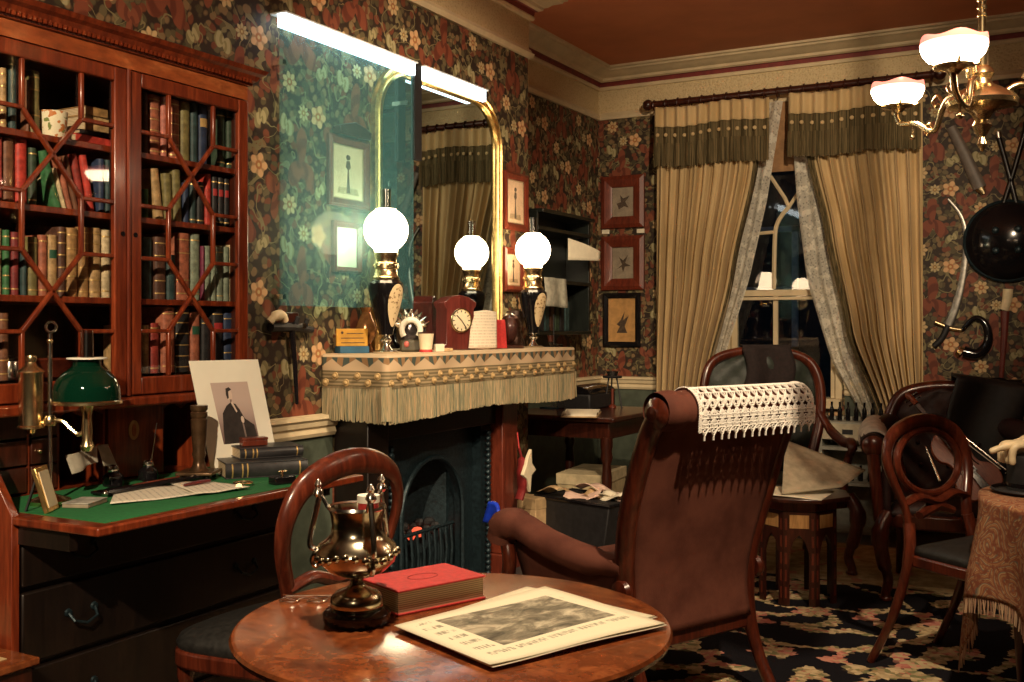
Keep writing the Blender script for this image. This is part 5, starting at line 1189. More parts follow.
MB().lathe([(.0545,.219),(.058,.222),(.056,.227),(.0515,.224)],seg=48,caps=False).build('rim',SILVER,bw)
m=MB()
for k in range(26):
    a=k*2*PI/26; m.ball((.078*math.cos(a),.078*math.sin(a),.134+.006*math.sin(a*4)),.008,7,5)
m.build('repousse_band',PEW,bw)
camdir=math.atan2(-b.y,CX-b.x)
for k in range(3):
    a=camdir+.35+k*2*PI/3; ca,sa=math.cos(a),math.sin(a)
    hd=MB().tube(catmull([(.078*ca,.078*sa,.14),(.092*ca,.092*sa,.15),(.086*ca,.086*sa,.19),(.078*ca,.078*sa,.225),(.071*ca,.071*sa,.245),(.057*ca,.057*sa,.222)],6),[.006]*6+[.0055]*18+[.004]*7,8).build('handle',SILVER,cup)
    MB().lathe([(.006,0),(.011,.006),(.009,.014),(.005,.018),(.008,.024),(.003,.034),(0,.036)],(.076*ca,.076*sa,.243),12).build('finial',SILVER,hd)
    MB().tube(catmull([(.079*ca,.079*sa,.14),(.088*ca,.088*sa,.12),(.08*ca,.08*sa,.108),(.07*ca,.07*sa,.118)],4),.005,6).build('scroll_foot',SILVER,hd)
t=thing('cork_jar','small red and white lidded jar standing inside the trophy cup','jar',(b.x+.014,b.y+.018,TZ+.152)); MB().lathe([(0,0),(.02,0),(.02,.08),(0,.08)],seg=18).build('jar',RED,t); MB().lathe([(0,.08),(.022,.08),(.022,.094),(0,.096)],seg=18).build('lid',WHITE,t)
# red book
def quadbook(name,label,c_bl,c_br,depth,h,mat):
    p0,p1=onF(*c_bl),onF(*c_br); d=(p1-p0); L_=d.length; ang=math.atan2(d.y,d.x)
    t=thing(name,label,'book',(p0.x,p0.y,TZ+.0005),rz=ang)
    MB().box(0,L_,0,depth,0,.004).box(0,L_,0,depth,h-.004,h).build('boards',mat,t,bevel=.001)
    n=6; MB().prism([(depth-.006+.012*math.sin(PI*i/n),h*i/n) for i in range(n+1)]+[(depth-.006,h/2)],'x',0,L_).build('spine',mat,t,smooth=50)
    MB().box(.004,L_-.004,.005,depth-.005,.004,h-.004).build('page_block',PAGES,t)
    EMB=plain('blind_stamp',(.3,.02,.018),.7)
    MB().tube([(L_*.5+.035*math.cos(a*PI/12),depth*.5+.022*math.sin(a*PI/12),h) for a in range(24)],.0012,5,closed=True).build('cover_stamp',EMB,t)
    return t
quadbook('red_book','thick red cloth bound book on the round table','' and 0 or (398,617),(486,599),.15,.05,RED)
# newspapers
def newspaper(name,label,corners,mat,z,w,h,lift=.0):
    q=[onF(*c) for c in corners]    # TL TR BR BL as read on the page
    ctr=sum(q,Vector())/4; ex=((q[1]-q[0])+(q[2]-q[3])); rz=math.atan2(ex.y,ex.x)
    t=thing(name,label,'newspaper',(ctr.x,ctr.y,z),rz=rz)
    Ri=Matrix.Rotation(-rz,3,'Z'); ql=[Ri@(p-ctr) for p in q]
    for k in range(2):
        def fn(u,v,k=k):
            p=ql[0].lerp(ql[1],u).lerp(ql[3].lerp(ql[2],u),v); return (p.x+.003*k,p.y-.004*k,.0045-.003*k+lift*sstep(.7,1,u)*sstep(.4,1,v)+.0016*math.sin(7*u+k)*math.sin(5*v))
        MB().grid(fn,18,14).build('page' if k==0 else 'under_page',mat if k==0 else PAPER,t,smooth=180,solid=.0012)
    return t,ql
NP1=newsprint('front_newspaper_print',.40,.30,(-.125,.165,-.08,.12))
NP2=newsprint('rear_newspaper_print',.3,.3,None,(.8,.73,.53))
newspaper('newspaper','folded newspaper underneath, its pale edge showing beyond the picture page',[(398,631),(527,589),(655,618),(500,664)],NP2,TZ+.001,.3,.3)
newspaper('newspaper','illustrated newspaper page with engraving lying uppermost on round table',[(394,632),(545,592),(665,629),(490,672)],NP1,TZ+.008,.4,.3)
# spectacles
b=onF(303,602); t=thing('spectacles','thin wire spectacles folded on the round table','spectacles',(b.x,b.y,TZ+.003),rz=.5)
for s in (-1,1): MB().tube([(s*.028+.02*math.cos(a*PI/8),.016*math.sin(a*PI/8),.001) for a in range(16)],.0016,5,closed=True).build('lens_rim',SILVER,t); MB().lathe([(0,0),(.018,0),(.018,.001),(0,.001)],(s*.028,0,0),14).build('lens',GLASS,t)
MB().tube([(-.01,.004,.002),(0,.008,.004),(.01,.004,.002)],.0014,5).build('bridge',SILVER,t); MB().tube([(-.048,0,.002),(-.04,.02,.004),(.06,.03,.003)],.0012,5).tube([(.048,0,.002),(.05,.02,.003),(-.05,.036,.003)],.0012,5).build('temples',SILVER,t)

# ------------------------------------------------------------------ brown velvet armchair with crochet cover
ac_c=W(U(689)*3.62,3.62)
AW=.33
fd=Vector((-.911,.41)); arz=math.atan2(-fd.x,fd.y)
ac=thing('velvet_armchair','brown velvet armchair with rolled mahogany back seen from behind','armchair',(ac_c[0],ac_c[1],.012),arz)
BP=[(-.14,.0),(-.06,.14),(-.01,.3),(.0,.45),(-.03,.62),(-.085,.80),(-.14,.94),(-.175,1.0)]   # rear post centre line (y,z)
bp=[(v.x,v.y) for v in catmull([(a,b,0) for a,b in BP],6)]
def backy(z):
    for (a,b),(c,d) in zip(bp,bp[1:]):
        if b<=z<=d: return lerp(a,c,(z-b)/(d-b))
    return bp[-1][0]
def hwid(z): return AW-.045+.045*sstep(.3,.75,z)
for s in (-1,1):
    pts=[(s*hwid(b),a,b) for a,b in bp]; n=len(pts)
    MB().tube(pts,[.022+.012*sstep(.15,.4,p[2]) for p in pts],12,flat=1.0,up=(0,1,0)).build('back_post',CHAIRW,ac)
    MB().lathe([(0,-.012),(.03,-.012),(.045,-.006),(.05,.004),(.042,.014),(.028,.018),(.022,.026),(0,.028)] if s>0 else [(0,.012),(.03,.012),(.045,.006),(.05,-.004),(.042,-.014),(.028,-.018),(.022,-.026),(0,-.028)],(s*(AW+.01),-.19,1.02),24,'x').build('scroll_boss',CHAIRW,ac)
    MB().lathe([(0,-.02),(.035,-.02),(.042,-.005),(.036,.01),(.02,.016),(0,.018)] if s>0 else [(0,.02),(.035,.02),(.042,.005),(.036,-.01),(.02,-.016),(0,-.018)],(s*(hwid(.45)+.03),-.012,.43),20,'x').build('arm_boss',CHAIRW,ac)
    # arm
    arm=catmull([(s*(AW-.03),-.0,.505),(s*(AW+.02),.14,.515),(s*(AW+.055),.3,.55),(s*(AW+.06),.44,.585),(s*(AW+.055),.53,.575),(s*(AW+.05),.565,.52)],5)
    MB().tube(arm,[.045]*4+[.058]*12+[.066]*6+[.058]*4,14,flat=.85).build('arm_pad',VELVET,ac)
    MB().tube(catmull([(s*(AW+.05),.53,.5),(s*(AW+.05),.52,.44),(s*(AW+.03),.56,.34),(s*(AW+.01),.58,.26)],5),.026,10).build('arm_support',CHAIRW,ac)
    MB().grid(lambda u,v:(s*(lerp(AW-.06,AW+.02,v)),lerp(.01,.55,u),lerp(.30,.53,v)),8,4).build('side_panel',VELVET,ac,smooth=80,solid=.03)
    MB().lathe([(.016,.0),(.02,.02),(.015,.05),(.024,.14),(.03,.18),(.022,.2),(.03,.22),(.03,.28)],(s*(AW-.03),.55,0),16).build('front_leg',CHAIRW,ac)
def rear(u,v):
    z=lerp(.27,.99,v); x=(u-.5)*2*(hwid(z)-.016); bulge=.018*(1-(2*u-1)**2)*math.sin(PI*min(1,v*1.02)); return (x,backy(z)-.014-bulge,z)
MB().grid(rear,20,30).build('back_panel',VELVET,ac,smooth=180,solid=.012)
def frontp(u,v):
    z=lerp(.40,1.0,v); x=(u-.5)*2*(hwid(z)-.016); return (x,backy(z)+.05+.03*(1-(2*u-1)**2),z)
MB().grid(frontp,16,20).build('inside_back',VELVET,ac,smooth=180,solid=.03)
RCY,RCZ,RR=-.175,1.025,.062
m=MB(); nseg=40
def roll(u,v):
    x=lerp(-AW,AW,v); r=RR+.006*abs(math.sin(v*PI*7))-.003; a=2*PI*u; return (x,RCY+r*math.cos(a),RCZ+r*math.sin(a))
m.grid(roll,28,60,cu=True); m.build('top_roll',VELVET,ac,smooth=180)
MB().box(-hwid(.3)+.0,hwid(.3),-.03,.03,.22,.285).build('rear_rail',CHAIRW,ac,bevel=.008)
MB().box(-AW+.02,AW-.02,.0,.56,.26,.34).build('seat_frame',CHAIRW,ac,bevel=.01)
MB().grid(lambda u,v:((u-.5)*2*(AW-.05),lerp(.03,.58,v),.34+.10*(1-(2*u-1)**6)*(1-(2*v-1)**6)+.02),18,16).build('seat_cushion',VELVET,ac,smooth=180,solid=.02)
# antimacassar of crocheted rings and threads, draped over the roll
LWD=.275; cxl=.072
def drape(s,d):
    """s across (-1..1), d arc length: from front over the roll and down the back"""
    x=cxl+s*LWD
    r=RR+.009; 
    a0=math.radians(35)
    # start at front of roll going over the top to the rear
    arc=r*math.radians(150)
    if d<arc:
        th=a0+d/r; return Vector((x,RCY+r*math.cos(th),RCZ+r*math.sin(th))), 
    e=d-arc; th=a0+arc/r; p=Vector((x,RCY+r*math.cos(th),RCZ+r*math.sin(th)))
    return Vector((x+.004*math.sin(x*40),p.y-.004+.06*e-.02*math.sin(e*10)*0,p.z-e)),
def dr(s,d): return drape(s,d)[0]
TOT=RR*1.145*math.radians(150)+.165
an=MB(); arcL=(RR+.009)*math.radians(150)
def thr(pts,r=.0021): an.tube([dr(*p) for p in pts],r,5)
def ring(cs,cd,rs,n=12,th=.002):
    an.tube([dr(cs+rs/LWD*math.cos(2*PI*i/n),cd+rs*math.sin(2*PI*i/n)) for i in range(n)],th,5,closed=True)
NC=15
dense=arcL*.50
# close-worked top
m2=MB()
an.grid(lambda u,v:dr(-1+2*u,lerp(0,dense,v)),40,10)
rows=[(dense+.012,'b'),(dense+.04,'b'),(dense+.064,'o'),(dense+.095,'f'),(dense+.125,'f'),(dense+.155,'e')]
for d,kind in rows:
    if d>TOT: pass
    for i in range(NC):
        s=-1+(2*i+1)/NC
        if kind=='o':
            ring(s,d,.0155,12,.0032); ring(s,d,.008,10,.002)
            for q in range(4): a=q*PI/2+PI/4; thr([(s+.006/LWD*math.cos(a),d+.006*math.sin(a)),(s+.0155/LWD*math.cos(a),d+.0155*math.sin(a))],.0026)
        elif kind=='b':
            for q in (-1,0,1): thr([(s,d+.014),(s+q*.014/LWD,d-.014)],.0026)
            thr([(s-.017/LWD,d-.014),(s+.017/LWD,d-.014)],.003); thr([(s-.017/LWD,d+.013),(s+.017/LWD,d+.013)],.0026)
        elif kind=='f':
            for q in (-2,-1,0,1,2): thr([(s,d-.015),(s+q*.0078/LWD,d+.004),(s+q*.006/LWD,d+.016)],.0024)
            thr([(s-.0165/LWD,d+.003),(s,d+.007),(s+.0165/LWD,d+.003)],.0025); thr([(s-.0165/LWD,d+.0165),(s+.0165/LWD,d+.0165)],.0025)
            ring(s-1/NC,d,.006,8,.002)
        else:
            thr([(s-.0165/LWD,d-.012),(s,d+.012),(s+.0165/LWD,d-.012)],.0032); ring(s,d-.004,.0055,8,.002); thr([(s,d+.012),(s,d+.026)],.0034)
            ring(s-1/NC,d-.006,.005,8,.0022)
for q in (-1,1):
    thr([(q,lerp(0,dense+.15,i/24)) for i in range(25)],.0035)
    for i in range(20): dd=lerp(dense,dense+.15,i/19); ring(q*1.015,dd,.005,8,.0022)
am=an.build('crochet_antimacassar',LACEM,smooth=60); am.parent=None
am.matrix_world=Matrix.Translation((ac_c[0],ac_c[1],.012))@Matrix.Rotation(arz,4,'Z')
tag(am,'white crocheted antimacassar draped over the velvet armchair back','chair cover')
# blue scrap by the arm end
p=at(497,514,3.95); t=tag(MB().grid(lambda u,v:((u-.5)*.075+.015*v,.012*math.sin(3*u),(v-.5)*.09+.008*math.sin(4*u)),8,8).build('blue_cloth_scrap',BLUE,smooth=180,solid=.012),'bright blue cloth scrap at the armchair arm end','cloth')
t.location=Matrix.Rotation(arz,3,'Z')@Vector((-(AW+.06),.62,.61))+Vector((ac_c[0],ac_c[1],0)); t.rotation_euler=(0,.3,-.5)
# ------------------------------------------------------------------ upholstered show-frame chairs
def rt(r,t): return W(r,t)
def face(fr,ft):  # facing given in (right, depth) camera terms -> rz
    fx,fy=-SA*ft+CA*fr, CA*ft+SA*fr
    return math.atan2(-fx,fy)
def show_chair(name,label,loc,rz,H,hw,leather,arm_z=.66,frame=CHAIRW,tub=False):
    t=thing(name,label,'armchair',loc,rz)
    hp=[(-hw*.72,0,.42),(-hw*.8,-.02,.55),(-hw*.98,-.06,.78),(-hw*.97,-.09,H-.16),(-hw*.72,-.12,H-.04),(0,-.14,H),(hw*.72,-.12,H-.04),(hw*.97,-.09,H-.16),(hw*.98,-.06,.78),(hw*.8,-.02,.55),(hw*.72,0,.42)]
    path=catmull(hp,7); MB().tube(path,.032,12,flat=.8).build('show_frame',frame,t)
    def bk_(u,v):
        z=lerp(.42,H-.01,v)
        # half-width inside the hoop
        w=0
        for (p,q) in zip(path[:len(path)//2],path[1:len(path)//2+1]):
            if p.z<=z<=q.z+1e-6: w=abs(lerp(p.x,q.x,(z-p.z)/(q.z-p.z+1e-9)))
        w=max(w-.01,.0); yy=-.02-.12*((z-.42)/(H-.42)); x=(u-.5)*2*w
        tuft=.012*math.sin(u*PI*6)*math.sin(v*PI*7)
        return (x,yy+.035*(1-(2*u-1)**2)+tuft,z)
    MB().grid(bk_,30,26).build('buttoned_back',leather,t,smooth=180,solid=.03)
    for k in range(9):
        u=.22+.28*(k%3); v=.3+.2*(k//3); p=bk_(u,v); MB().ball((p[0],p[1]+.012,p[2]),.011,8,6).build('button',leather,t)
    for s in (-1,1):
        if tub:
            arm=catmull([(s*hw*.95,-.05,arm_z+.06),(s*(hw+.05),.12,arm_z+.05),(s*(hw+.07),.3,arm_z+.03),(s*(hw+.06),.44,arm_z)],5)
            MB().tube(arm,.058,14).build('arm_pad',leather,t); MB().lathe([(0,-.012),(.045,-.012),(.05,0),(.035,.012),(.02,.018),(0,.02)],(s*(hw+.06),.45,arm_z),20,'y').build('arm_roundel',frame,t)
            MB().tube([(s*(hw+.06),.43,arm_z-.04),(s*(hw+.03),.44,.36)],[.03,.026],10).build('arm_support',frame,t)
            MB().grid(lambda u,v:(s*(hw+.02),lerp(0,.42,u),lerp(.35,arm_z,v)),4,4).build('side_panel',leather,t,solid=.04)
        else:
            arm=catmull([(s*hw*.97,-.06,.80),(s*(hw+.03),.03,.70),(s*(hw+.05),.2,.655),(s*(hw+.05),.32,.665),(s*(hw+.04),.36,.63),(s*(hw+.03),.33,.58),(s*hw,.36,.46),(s*(hw-.02),.42,.40)],5)
            MB().tube(arm,[.024]*5+[.028]*15+[.022]*(len(arm)-20),10).build('scroll_arm',frame,t)
        lg=catmull([(s*(hw-.01),.46,.40),(s*(hw+.025),.50,.32),(s*(hw+.015),.49,.2),(s*(hw-.01),.46,.09),(s*(hw+.0),.48,.03),(s*(hw+.0),.48,.0)],5)
        MB().tube(lg,[.036]*5+[.042]*3+[.034]*5+[.024]*6+[.022]*4+[.03]*3,12).build('cabriole_leg',frame,t)
        MB().tube(catmull([(s*hw*.75,-.02,.42),(s*hw*.78,-.06,.2),(s*hw*.8,-.14,0)],5),[.026]*5+[.02]*6,10).build('rear_leg',frame,t)
    MB().prism([(v.x,v.y) for v in catmull([(-hw*.75,-.02,0),(-hw,.25,0),(-hw+.02,.48,0),(0,.53,0),(hw-.02,.48,0),(hw,.25,0),(hw*.75,-.02,0)],5)],'z',.34,.41).build('seat_rail',frame,t,bevel=.01)
    MB().grid(lambda u,v:((u-.5)*2*(hw-.02)*(.76+.24*sstep(0,.5,v)),lerp(-.01,.5,v),.41+.075*(1-(2*u-1)**6)*(1-(2*v-1)**6)),16,14).build('seat_cushion',leather,t,smooth=180,solid=.02)
    return t
o=rt(1.44,6.0); gc=show_chair('leather_armchair','mahogany framed green leather armchair in front of the window',(o[0],o[1],.012),face(.0,-1),1.15,.335,GLEATHER)
# dark cloth over its back
Rg=Matrix.Translation((o[0],o[1],0))@Matrix.Rotation(face(0,-1),4,'Z')
def shawl(u,v):
    x=lerp(.11,-.17,u)
    d=v*.42
    if d<.1: p=(x,-.17-.0,1.15-.1+d+.035)
    elif d<.16: a=(d-.1)/.06; p=(x,-.17+.09*a,1.187+.012*math.sin(PI*a))
    else: p=(x+.02*math.sin(v*7),-.082+.02*math.sin(9*u)+.03*(d-.16)/.26,1.187-(d-.16))
    return tuple(Rg@Vector(p))
tag(MB().grid(shawl,18,24).build('dark_shawl',DARKCL,smooth=180,solid=.006),'dark brown cloth thrown over the green leather armchair back','cloth')
# tub armchair on the right
o2=rt(2.21,5.35); f2=face(-.35,-.94); tc_=show_chair('tub_armchair','dark red framed tub armchair holding the violin on the right',(o2[0],o2[1],.012),f2,.98,.29,plain('dark_red_leather',(.028,.008,.007),.55,0,.4,40,.2),.72,tub=True)
R2=Matrix.Translation((o2[0],o2[1],0))@Matrix.Rotation(f2,4,'Z')
def armcloth(u,v):
    a=math.radians(lerp(-20,190,u)); y=lerp(.06,.43,v); r=.068
    return tuple(R2@Vector((.29+.035+.033*math.sin(PI*min(1,.25+v*.6))+r*math.cos(a),y,.732+.05*(1-v)**.7+r*math.sin(a))))
tag(MB().grid(armcloth,18,10).build('arm_cloth',plain('pale_grey_cloth',(.6,.52,.44),.9),smooth=180,solid=.004),'pale grey cloth laid over the tub armchair arm','cloth')
def coat(u,v):
    x=lerp(-.02,-.36,u); d=v*.75
    if d<.22: p=(x,-.2-.02*math.sin(8*u),.83+d+.0)
    elif d<.3: a=(d-.22)/.08; p=(x,-.2+.13*a,1.05+.015*math.sin(PI*a)-.05*u)
    else: p=(x-.03*math.sin(6*v),-.05+.05*math.sin(7*u+3*v)*.5+.1*(d-.3),1.05-.05*u-(d-.3))
    return tuple(R2@Vector(p))
tag(MB().grid(coat,18,30).build('dark_coat',BLACKM,smooth=180,solid=.012),'black coat hung over the tub armchair back','coat')

# ------------------------------------------------------------------ violin and bow
vA,vB=at(990,494,4.62),at(916,404,4.86)
yd_=(vB-vA).normalized(); vd=Vector((SA,-CA,0)); zd_=(vd-yd_*vd.dot(yd_)).normalized(); xd_=yd_.cross(zd_)
Mv=Matrix(((xd_.x,yd_.x,zd_.x,vA.x),(xd_.y,yd_.y,zd_.y,vA.y),(xd_.z,yd_.z,zd_.z,vA.z),(0,0,0,1)))
VIO=wood('violin_varnish',(.2,.035,.012),(.36,.09,.03),sc_=(40,6,40),rough=.4,coat=.1)
vi=thing('violin','orange red violin leaning in the tub armchair','violin',vA); vi.matrix_world=Mv
ol=[(0,0),(.06,.004),(.092,.03),(.103,.075),(.088,.115),(.062,.14),(.055,.17),(.062,.205),(.08,.225),(.084,.27),(.066,.31),(.035,.335),(0,.345)]
half=[(v.x,v.y) for v in catmull([(a,b,0) for a,b in ol],3)]; full=half+[(-a,b) for a,b in half[::-1][1:-1]]
MB().prism(full,'z',-.03,.0).build('body',VIO,vi,bevel=.004)
MB().prism([(-.012,.31),(.012,.31),(.011,.5),(-.011,.5)],'z',.0,.014).build('neck',MAHDK,vi,bevel=.003)
MB().prism([(-.02,.11),(.02,.11),(.013,.36),(-.013,.36)],'z',.014,.02).build('fingerboard',BLACK,vi)
MB().tube(catmull([(0,.5,.008),(0,.54,.0),(0,.565,-.015),(0,.555,-.03),(0,.54,-.022)],4),[.013]*8+[.01]*9,8).build('scroll',VIO,vi)
for k,s in ((0,-1),(1,1),(2,-1),(3,1)): MB().tube([(0,.51+.012*k,.004),(s*.035,.51+.012*k,.004)],[.003,.006],6).build('peg',BLACK,vi)
MB().prism([(-.022,.165),(.022,.165),(.018,.171),(-.018,.171)],'z',0,.03).build('bridge',OAK,vi)
MB().prism([(-.02,.01),(.02,.01),(.012,.11),(-.012,.11)],'z',.008,.014).build('tailpiece',BLACK,vi)
for s in (-1,1): MB().tube([(s*.045,.13,.001),(s*.038,.16,.001),(s*.042,.19,.001)],.0025,5).build('sound_hole',BLACK,vi)
b0,b1=at(936,417,4.66),at(1006,470,4.5)
bw_=thing('violin_bow','thin violin bow lying across the violin','bow',b0)
d=b1-b0; MB().tube([(0,0,0),tuple(d*.5+Vector((0,0,.006))),tuple(d)],.0035,6).build('stick',SILVER,bw_); MB().tube([tuple(Vector((0,0,-.012))),tuple(d+Vector((0,0,-.014)))],.0022,5).build('hair',WHITE,bw_); MB().bar(tuple(d*.93+Vector((0,0,-.012))),tuple(d*.99+Vector((0,0,-.012))),.012,.018).build('frog',BLACK,bw_)
k0,k1=at(926,447,4.55),at(940,481,4.45); tag(MB().tube([k0,(k0+k1)/2,k1],[.002,.005,.006],8).build('metal_rod',SILVER),'thin silver stick seen through the oval chair back','stick')

# ------------------------------------------------------------------ Moorish table with newspaper
mc=rt(U(797)*5.06,5.06); mt_=thing('moorish_table','octagonal dark inlaid Moorish table with arched sides','table',(mc[0],mc[1],.006),.3)
def octo(r,a0=PI/8): return [(r*math.cos(a0+k*PI/4),r*math.sin(a0+k*PI/4)) for k in range(8)]
MB().prism(octo(.255),'z',.485,.505).build('tabletop',MAHDK,mt_,bevel=.004); MB().prism(octo(.19),'z',.44,.485).build('collar',MAHOG,mt_,bevel=.003)
r_=.19; pts=octo(r_)
for k in range(8):
    a=Vector(pts[k]); b_=Vector(pts[(k+1)%8]); w=(b_-a).length; ang=math.atan2((b_-a).y,(b_-a).x); h=.44
    Mk=Matrix.Translation((a.x,a.y,0))@Matrix.Rotation(ang,4,'Z')
    m=MB(); m.M=Mk; m.prism([(0,0),(0,h),(w,h),(w,0),(w*.8,0),(w*.8,h*.55),(w*.68,h*.68),(w*.5,h*.75),(w*.32,h*.68),(w*.2,h*.55),(w*.2,0)],'y',0,.014); m.build('arched_side',MAHDK,mt_)
    m=MB(); m.M=Mk
    for q in range(5): m.box(w*.05,w*.12,-.0012,.0,h*(.08+.18*q),h*(.2+.18*q)); m.box(w*.88,w*.95,-.0012,.0,h*(.08+.18*q),h*(.2+.18*q))
    m.build('inlay_strip',REDWOOD,mt_)
    m=MB(); m.M=Mk; m.box(w*.2,w*.8,-.0015,0,h*.82,h*.96); m.build('inlay_panel',OAK,mt_)
qa,qb,qc,qd=at(786,440,5.3),at(866,470,5.2),at(842,487,4.98),at(782,494,4.9)
NP3=plain('old_newspaper',(.46,.38,.26),.8,0,.25,22)
t=thing('newspaper','opened newspaper sagging over the Moorish table edge','newspaper',(mc[0],mc[1],.512))
Ot=Vector(t.location)
MB().grid(lambda u,v:tuple(qa.lerp(qb,u).lerp(qd.lerp(qc,u),v)-Ot+Vector((0,0,.03*math.sin(PI*v)*(1-u)))),16,12).build('page',NP3,t,smooth=180,solid=.0015)
qe=at(842,498,4.95); MB().grid(lambda u,v:tuple((lerp(-.24,.16,u),lerp(-.2,.1,v),.002+.004*math.sin(4*u))),10,6).build('under_page',PAPER,t,smooth=180,solid=.0015)
# ------------------------------------------------------------------ low specimen cabinet under the window
p0,p1=pY(822,440,6.85).x,pY(885,440,6.85).x
CABW=plain('pale_painted_wood',(.3,.29,.24),.6)
cb=thing('specimen_cabinet','low pale open cabinet with a label card under the window','cabinet',(p0,6.85,0))
w=p1-p0
MB().box(0,w,.2,.22,0,.72).build('back_board',CABW,cb); MB().box(-.02,0,0,.22,0,.72).build('side',CABW,cb); MB().box(w,w+.02,0,.22,0,.72).build('side',CABW,cb)
for z in (.02,.32,.54,.70): MB().box(0,w,0,.2,z-.02,z).build('shelf',CABW,cb)
lc=pY(845,432,6.84); MB().box(.0,w*.85,-.006,0,lc.z-.05,lc.z+.05).build('label_panel',plain('cream_label',(.46,.4,.28),.7),cb); MB().box(w*.33,w*.5,-.009,-.006,lc.z-.015,lc.z+.015).build('dark_label',BLACKM,cb)
for k in range(7):
    tag(MB().lathe([(0,0),(.014,0),(.015,.07),(.007,.09),(.008,.12),(0,.12)],(p0+.04+k*(w-.08)/6,6.95,.70+.0005),10).build('specimen_bottle',BLACK),'small dark bottle, %s from left on top of the specimen cabinet'%ORD[k],'bottle','bottles on the specimen cabinet')
for k in range(6):
    tag(MB().lathe([(0,0),(.014,0),(.015,.06),(.007,.08),(.008,.1),(0,.1)],(p0+.05+k*(w-.1)/5,6.95,.32+.0005),10).build('specimen_bottle',BLACK),'small dark bottle, %s from left on the specimen cabinet middle shelf'%ORD[k],'bottle','bottles on the specimen cabinet')

# ------------------------------------------------------------------ paisley table, hat, gloves
pc=rt(2.035,3.46); PT=.726; PR=.45
pt=thing('round_side_table','round table hidden beneath the fringed paisley cloth','table',(pc[0],pc[1],.006))
MB().lathe([(0,PT-.04),(PR-.01,PT-.04),(PR-.005,PT-.02),(PR-.01,PT-.008),(0,PT-.008)],seg=48).build('tabletop',MAHDK,pt); MB().lathe([(.2,0),(.2,.03),(.06,.06),(.04,.3),(.05,.5),(.1,PT-.04)],seg=24).build('pedestal',MAHDK,pt)
cd_=math.atan2(-pc[1],CX-pc[0])
def hang(th):
    a=th-(cd_-.15); q=.76/max(abs(math.cos(a)),abs(math.sin(a)))  # square cloth
    a2=a+PI/4; q=.76/max(abs(math.cos(a2)),abs(math.sin(a2))); return q-PR
def clothp(u,v):
    th=2*PI*u; 
    if v<.3: r=PR*v/.3; return (r*math.cos(th),r*math.sin(th),PT+.001)
    h=hang(th)*(v-.3)/.7; fold=.035*math.sin(th*9+1)*min(1,h/.25); r=PR+.012+.06*(h/.6)+fold
    return (r*math.cos(th),r*math.sin(th),max(.02,PT-h))
cl=thing('paisley_tablecloth','paisley shawl tablecloth with fringe over the right-hand table','tablecloth',(pc[0],pc[1],0))
MB().grid(clothp,160,30,cu=True).build('cloth',PAIS,cl,smooth=180,solid=.003,off=1)
fr=MB(); rnd=random.Random(5)
for i in range(420):
    u=i/420; a=Vector(clothp(u,1)); 
    if a.z<.08: continue
    fr.tube([a,a+Vector((rnd.uniform(-.006,.006),rnd.uniform(-.006,.006),-.05))],[.003,.002],4)
fr.build('fringe',cloth('paisley_fringe',(.3,.12,.07),(.5,.34,.2),(60,60,5)),cl,kind='stuff')
hx=rt(U(1034)*3.62,3.62); ht=thing('top_hat','black silk top hat standing on the paisley cloth','hat',(hx[0],hx[1],PT+.006))
MB().lathe([(.0,.004),(.09,.004),(.125,.0),(.138,.01),(.134,.016),(.122,.006),(.088,.012),(.084,.06),(.088,.125),(.085,.13),(0,.131)],seg=40).build('hat_body',BLACKM,ht); MB().lathe([(.0875,.012),(.087,.035),(.086,.035)],seg=40,caps=False).build('hat_band',BLACK,ht)
gz=PT+.006+.131
gl=thing('pair_of_gloves','cream gloves laid over the crown of the top hat, one finger pointing','gloves',(hx[0],hx[1],gz))
ux,uy=-CA,-SA    # image left
def GP(l,f,z): return (ux*l-SA*f*1.0,uy*l+CA*f,z)
MB().tube(catmull([GP(-.075,.0,.022),GP(-.02,.0,.034),GP(.03,.0,.036),GP(.07,0,.024)],4),[.03]*4+[.04]*5+[.032]*4,14,flat=.75).build('glove_palm',BONE,gl)
MB().tube(catmull([GP(.04,-.02,.04),GP(.085,-.03,.036),GP(.13,-.032,.026),GP(.165,-.03,.012)],4),[.014]*8+[.011]*4+[.007],10).build('glove_finger',BONE,gl)
for f in (-.042,-.014,.014,.04):
    MB().tube(catmull([GP(.05,f*.8,.034),GP(.083,f,.03),GP(.094,f,.008),GP(.094,f,-.03)],4),[.013]*9+[.012]*3+[.008],10).build('glove_finger',BONE,gl)
MB().tube([GP(-.1,0,.012),GP(-.07,0,.022)],[.036,.032],12,flat=.6).build('glove_cuff',BONE,gl)

# ------------------------------------------------------------------ wall weapons
STEEL=plain('dull_steel',(.3,.28,.25),.35,1,.3,30)
YWp=YB-.02
def wp(px,py,off=0): q=pY(px,py,YWp-off); return q
def weapon(name,label,parts,cat):
    o=wp(*parts[0][1][0]); t=thing(name,label,cat,o)
    for nm,pts,rad,mat,flat in parts:
        P=[wp(*p)-o for p in pts]; P=catmull(P,5) if len(P)>2 else P
        R=rad if not isinstance(rad,list) else [lerp(rad[0],rad[-1],i/(len(P)-1)) if len(rad)==2 else rad[min(len(rad)-1,int(i/(len(P)-1)*(len(rad)-1)+.5))] for i in range(len(P))]
        MB().tube(P,R,10,flat=flat,up=(0,1,0)).build(nm,mat,t)
    return t
weapon('sheathed_sword','grey brown scabbard hanging slanted above the curved sabre','' or [('scabbard',[(951,127),(965,155),(980,188)],[.03,.04],plain('grey_scabbard',(.12,.09,.07),.5),.35),('tip',[(980,188),(984,194)],[.03,.012],BRASS,.4)],'sword')
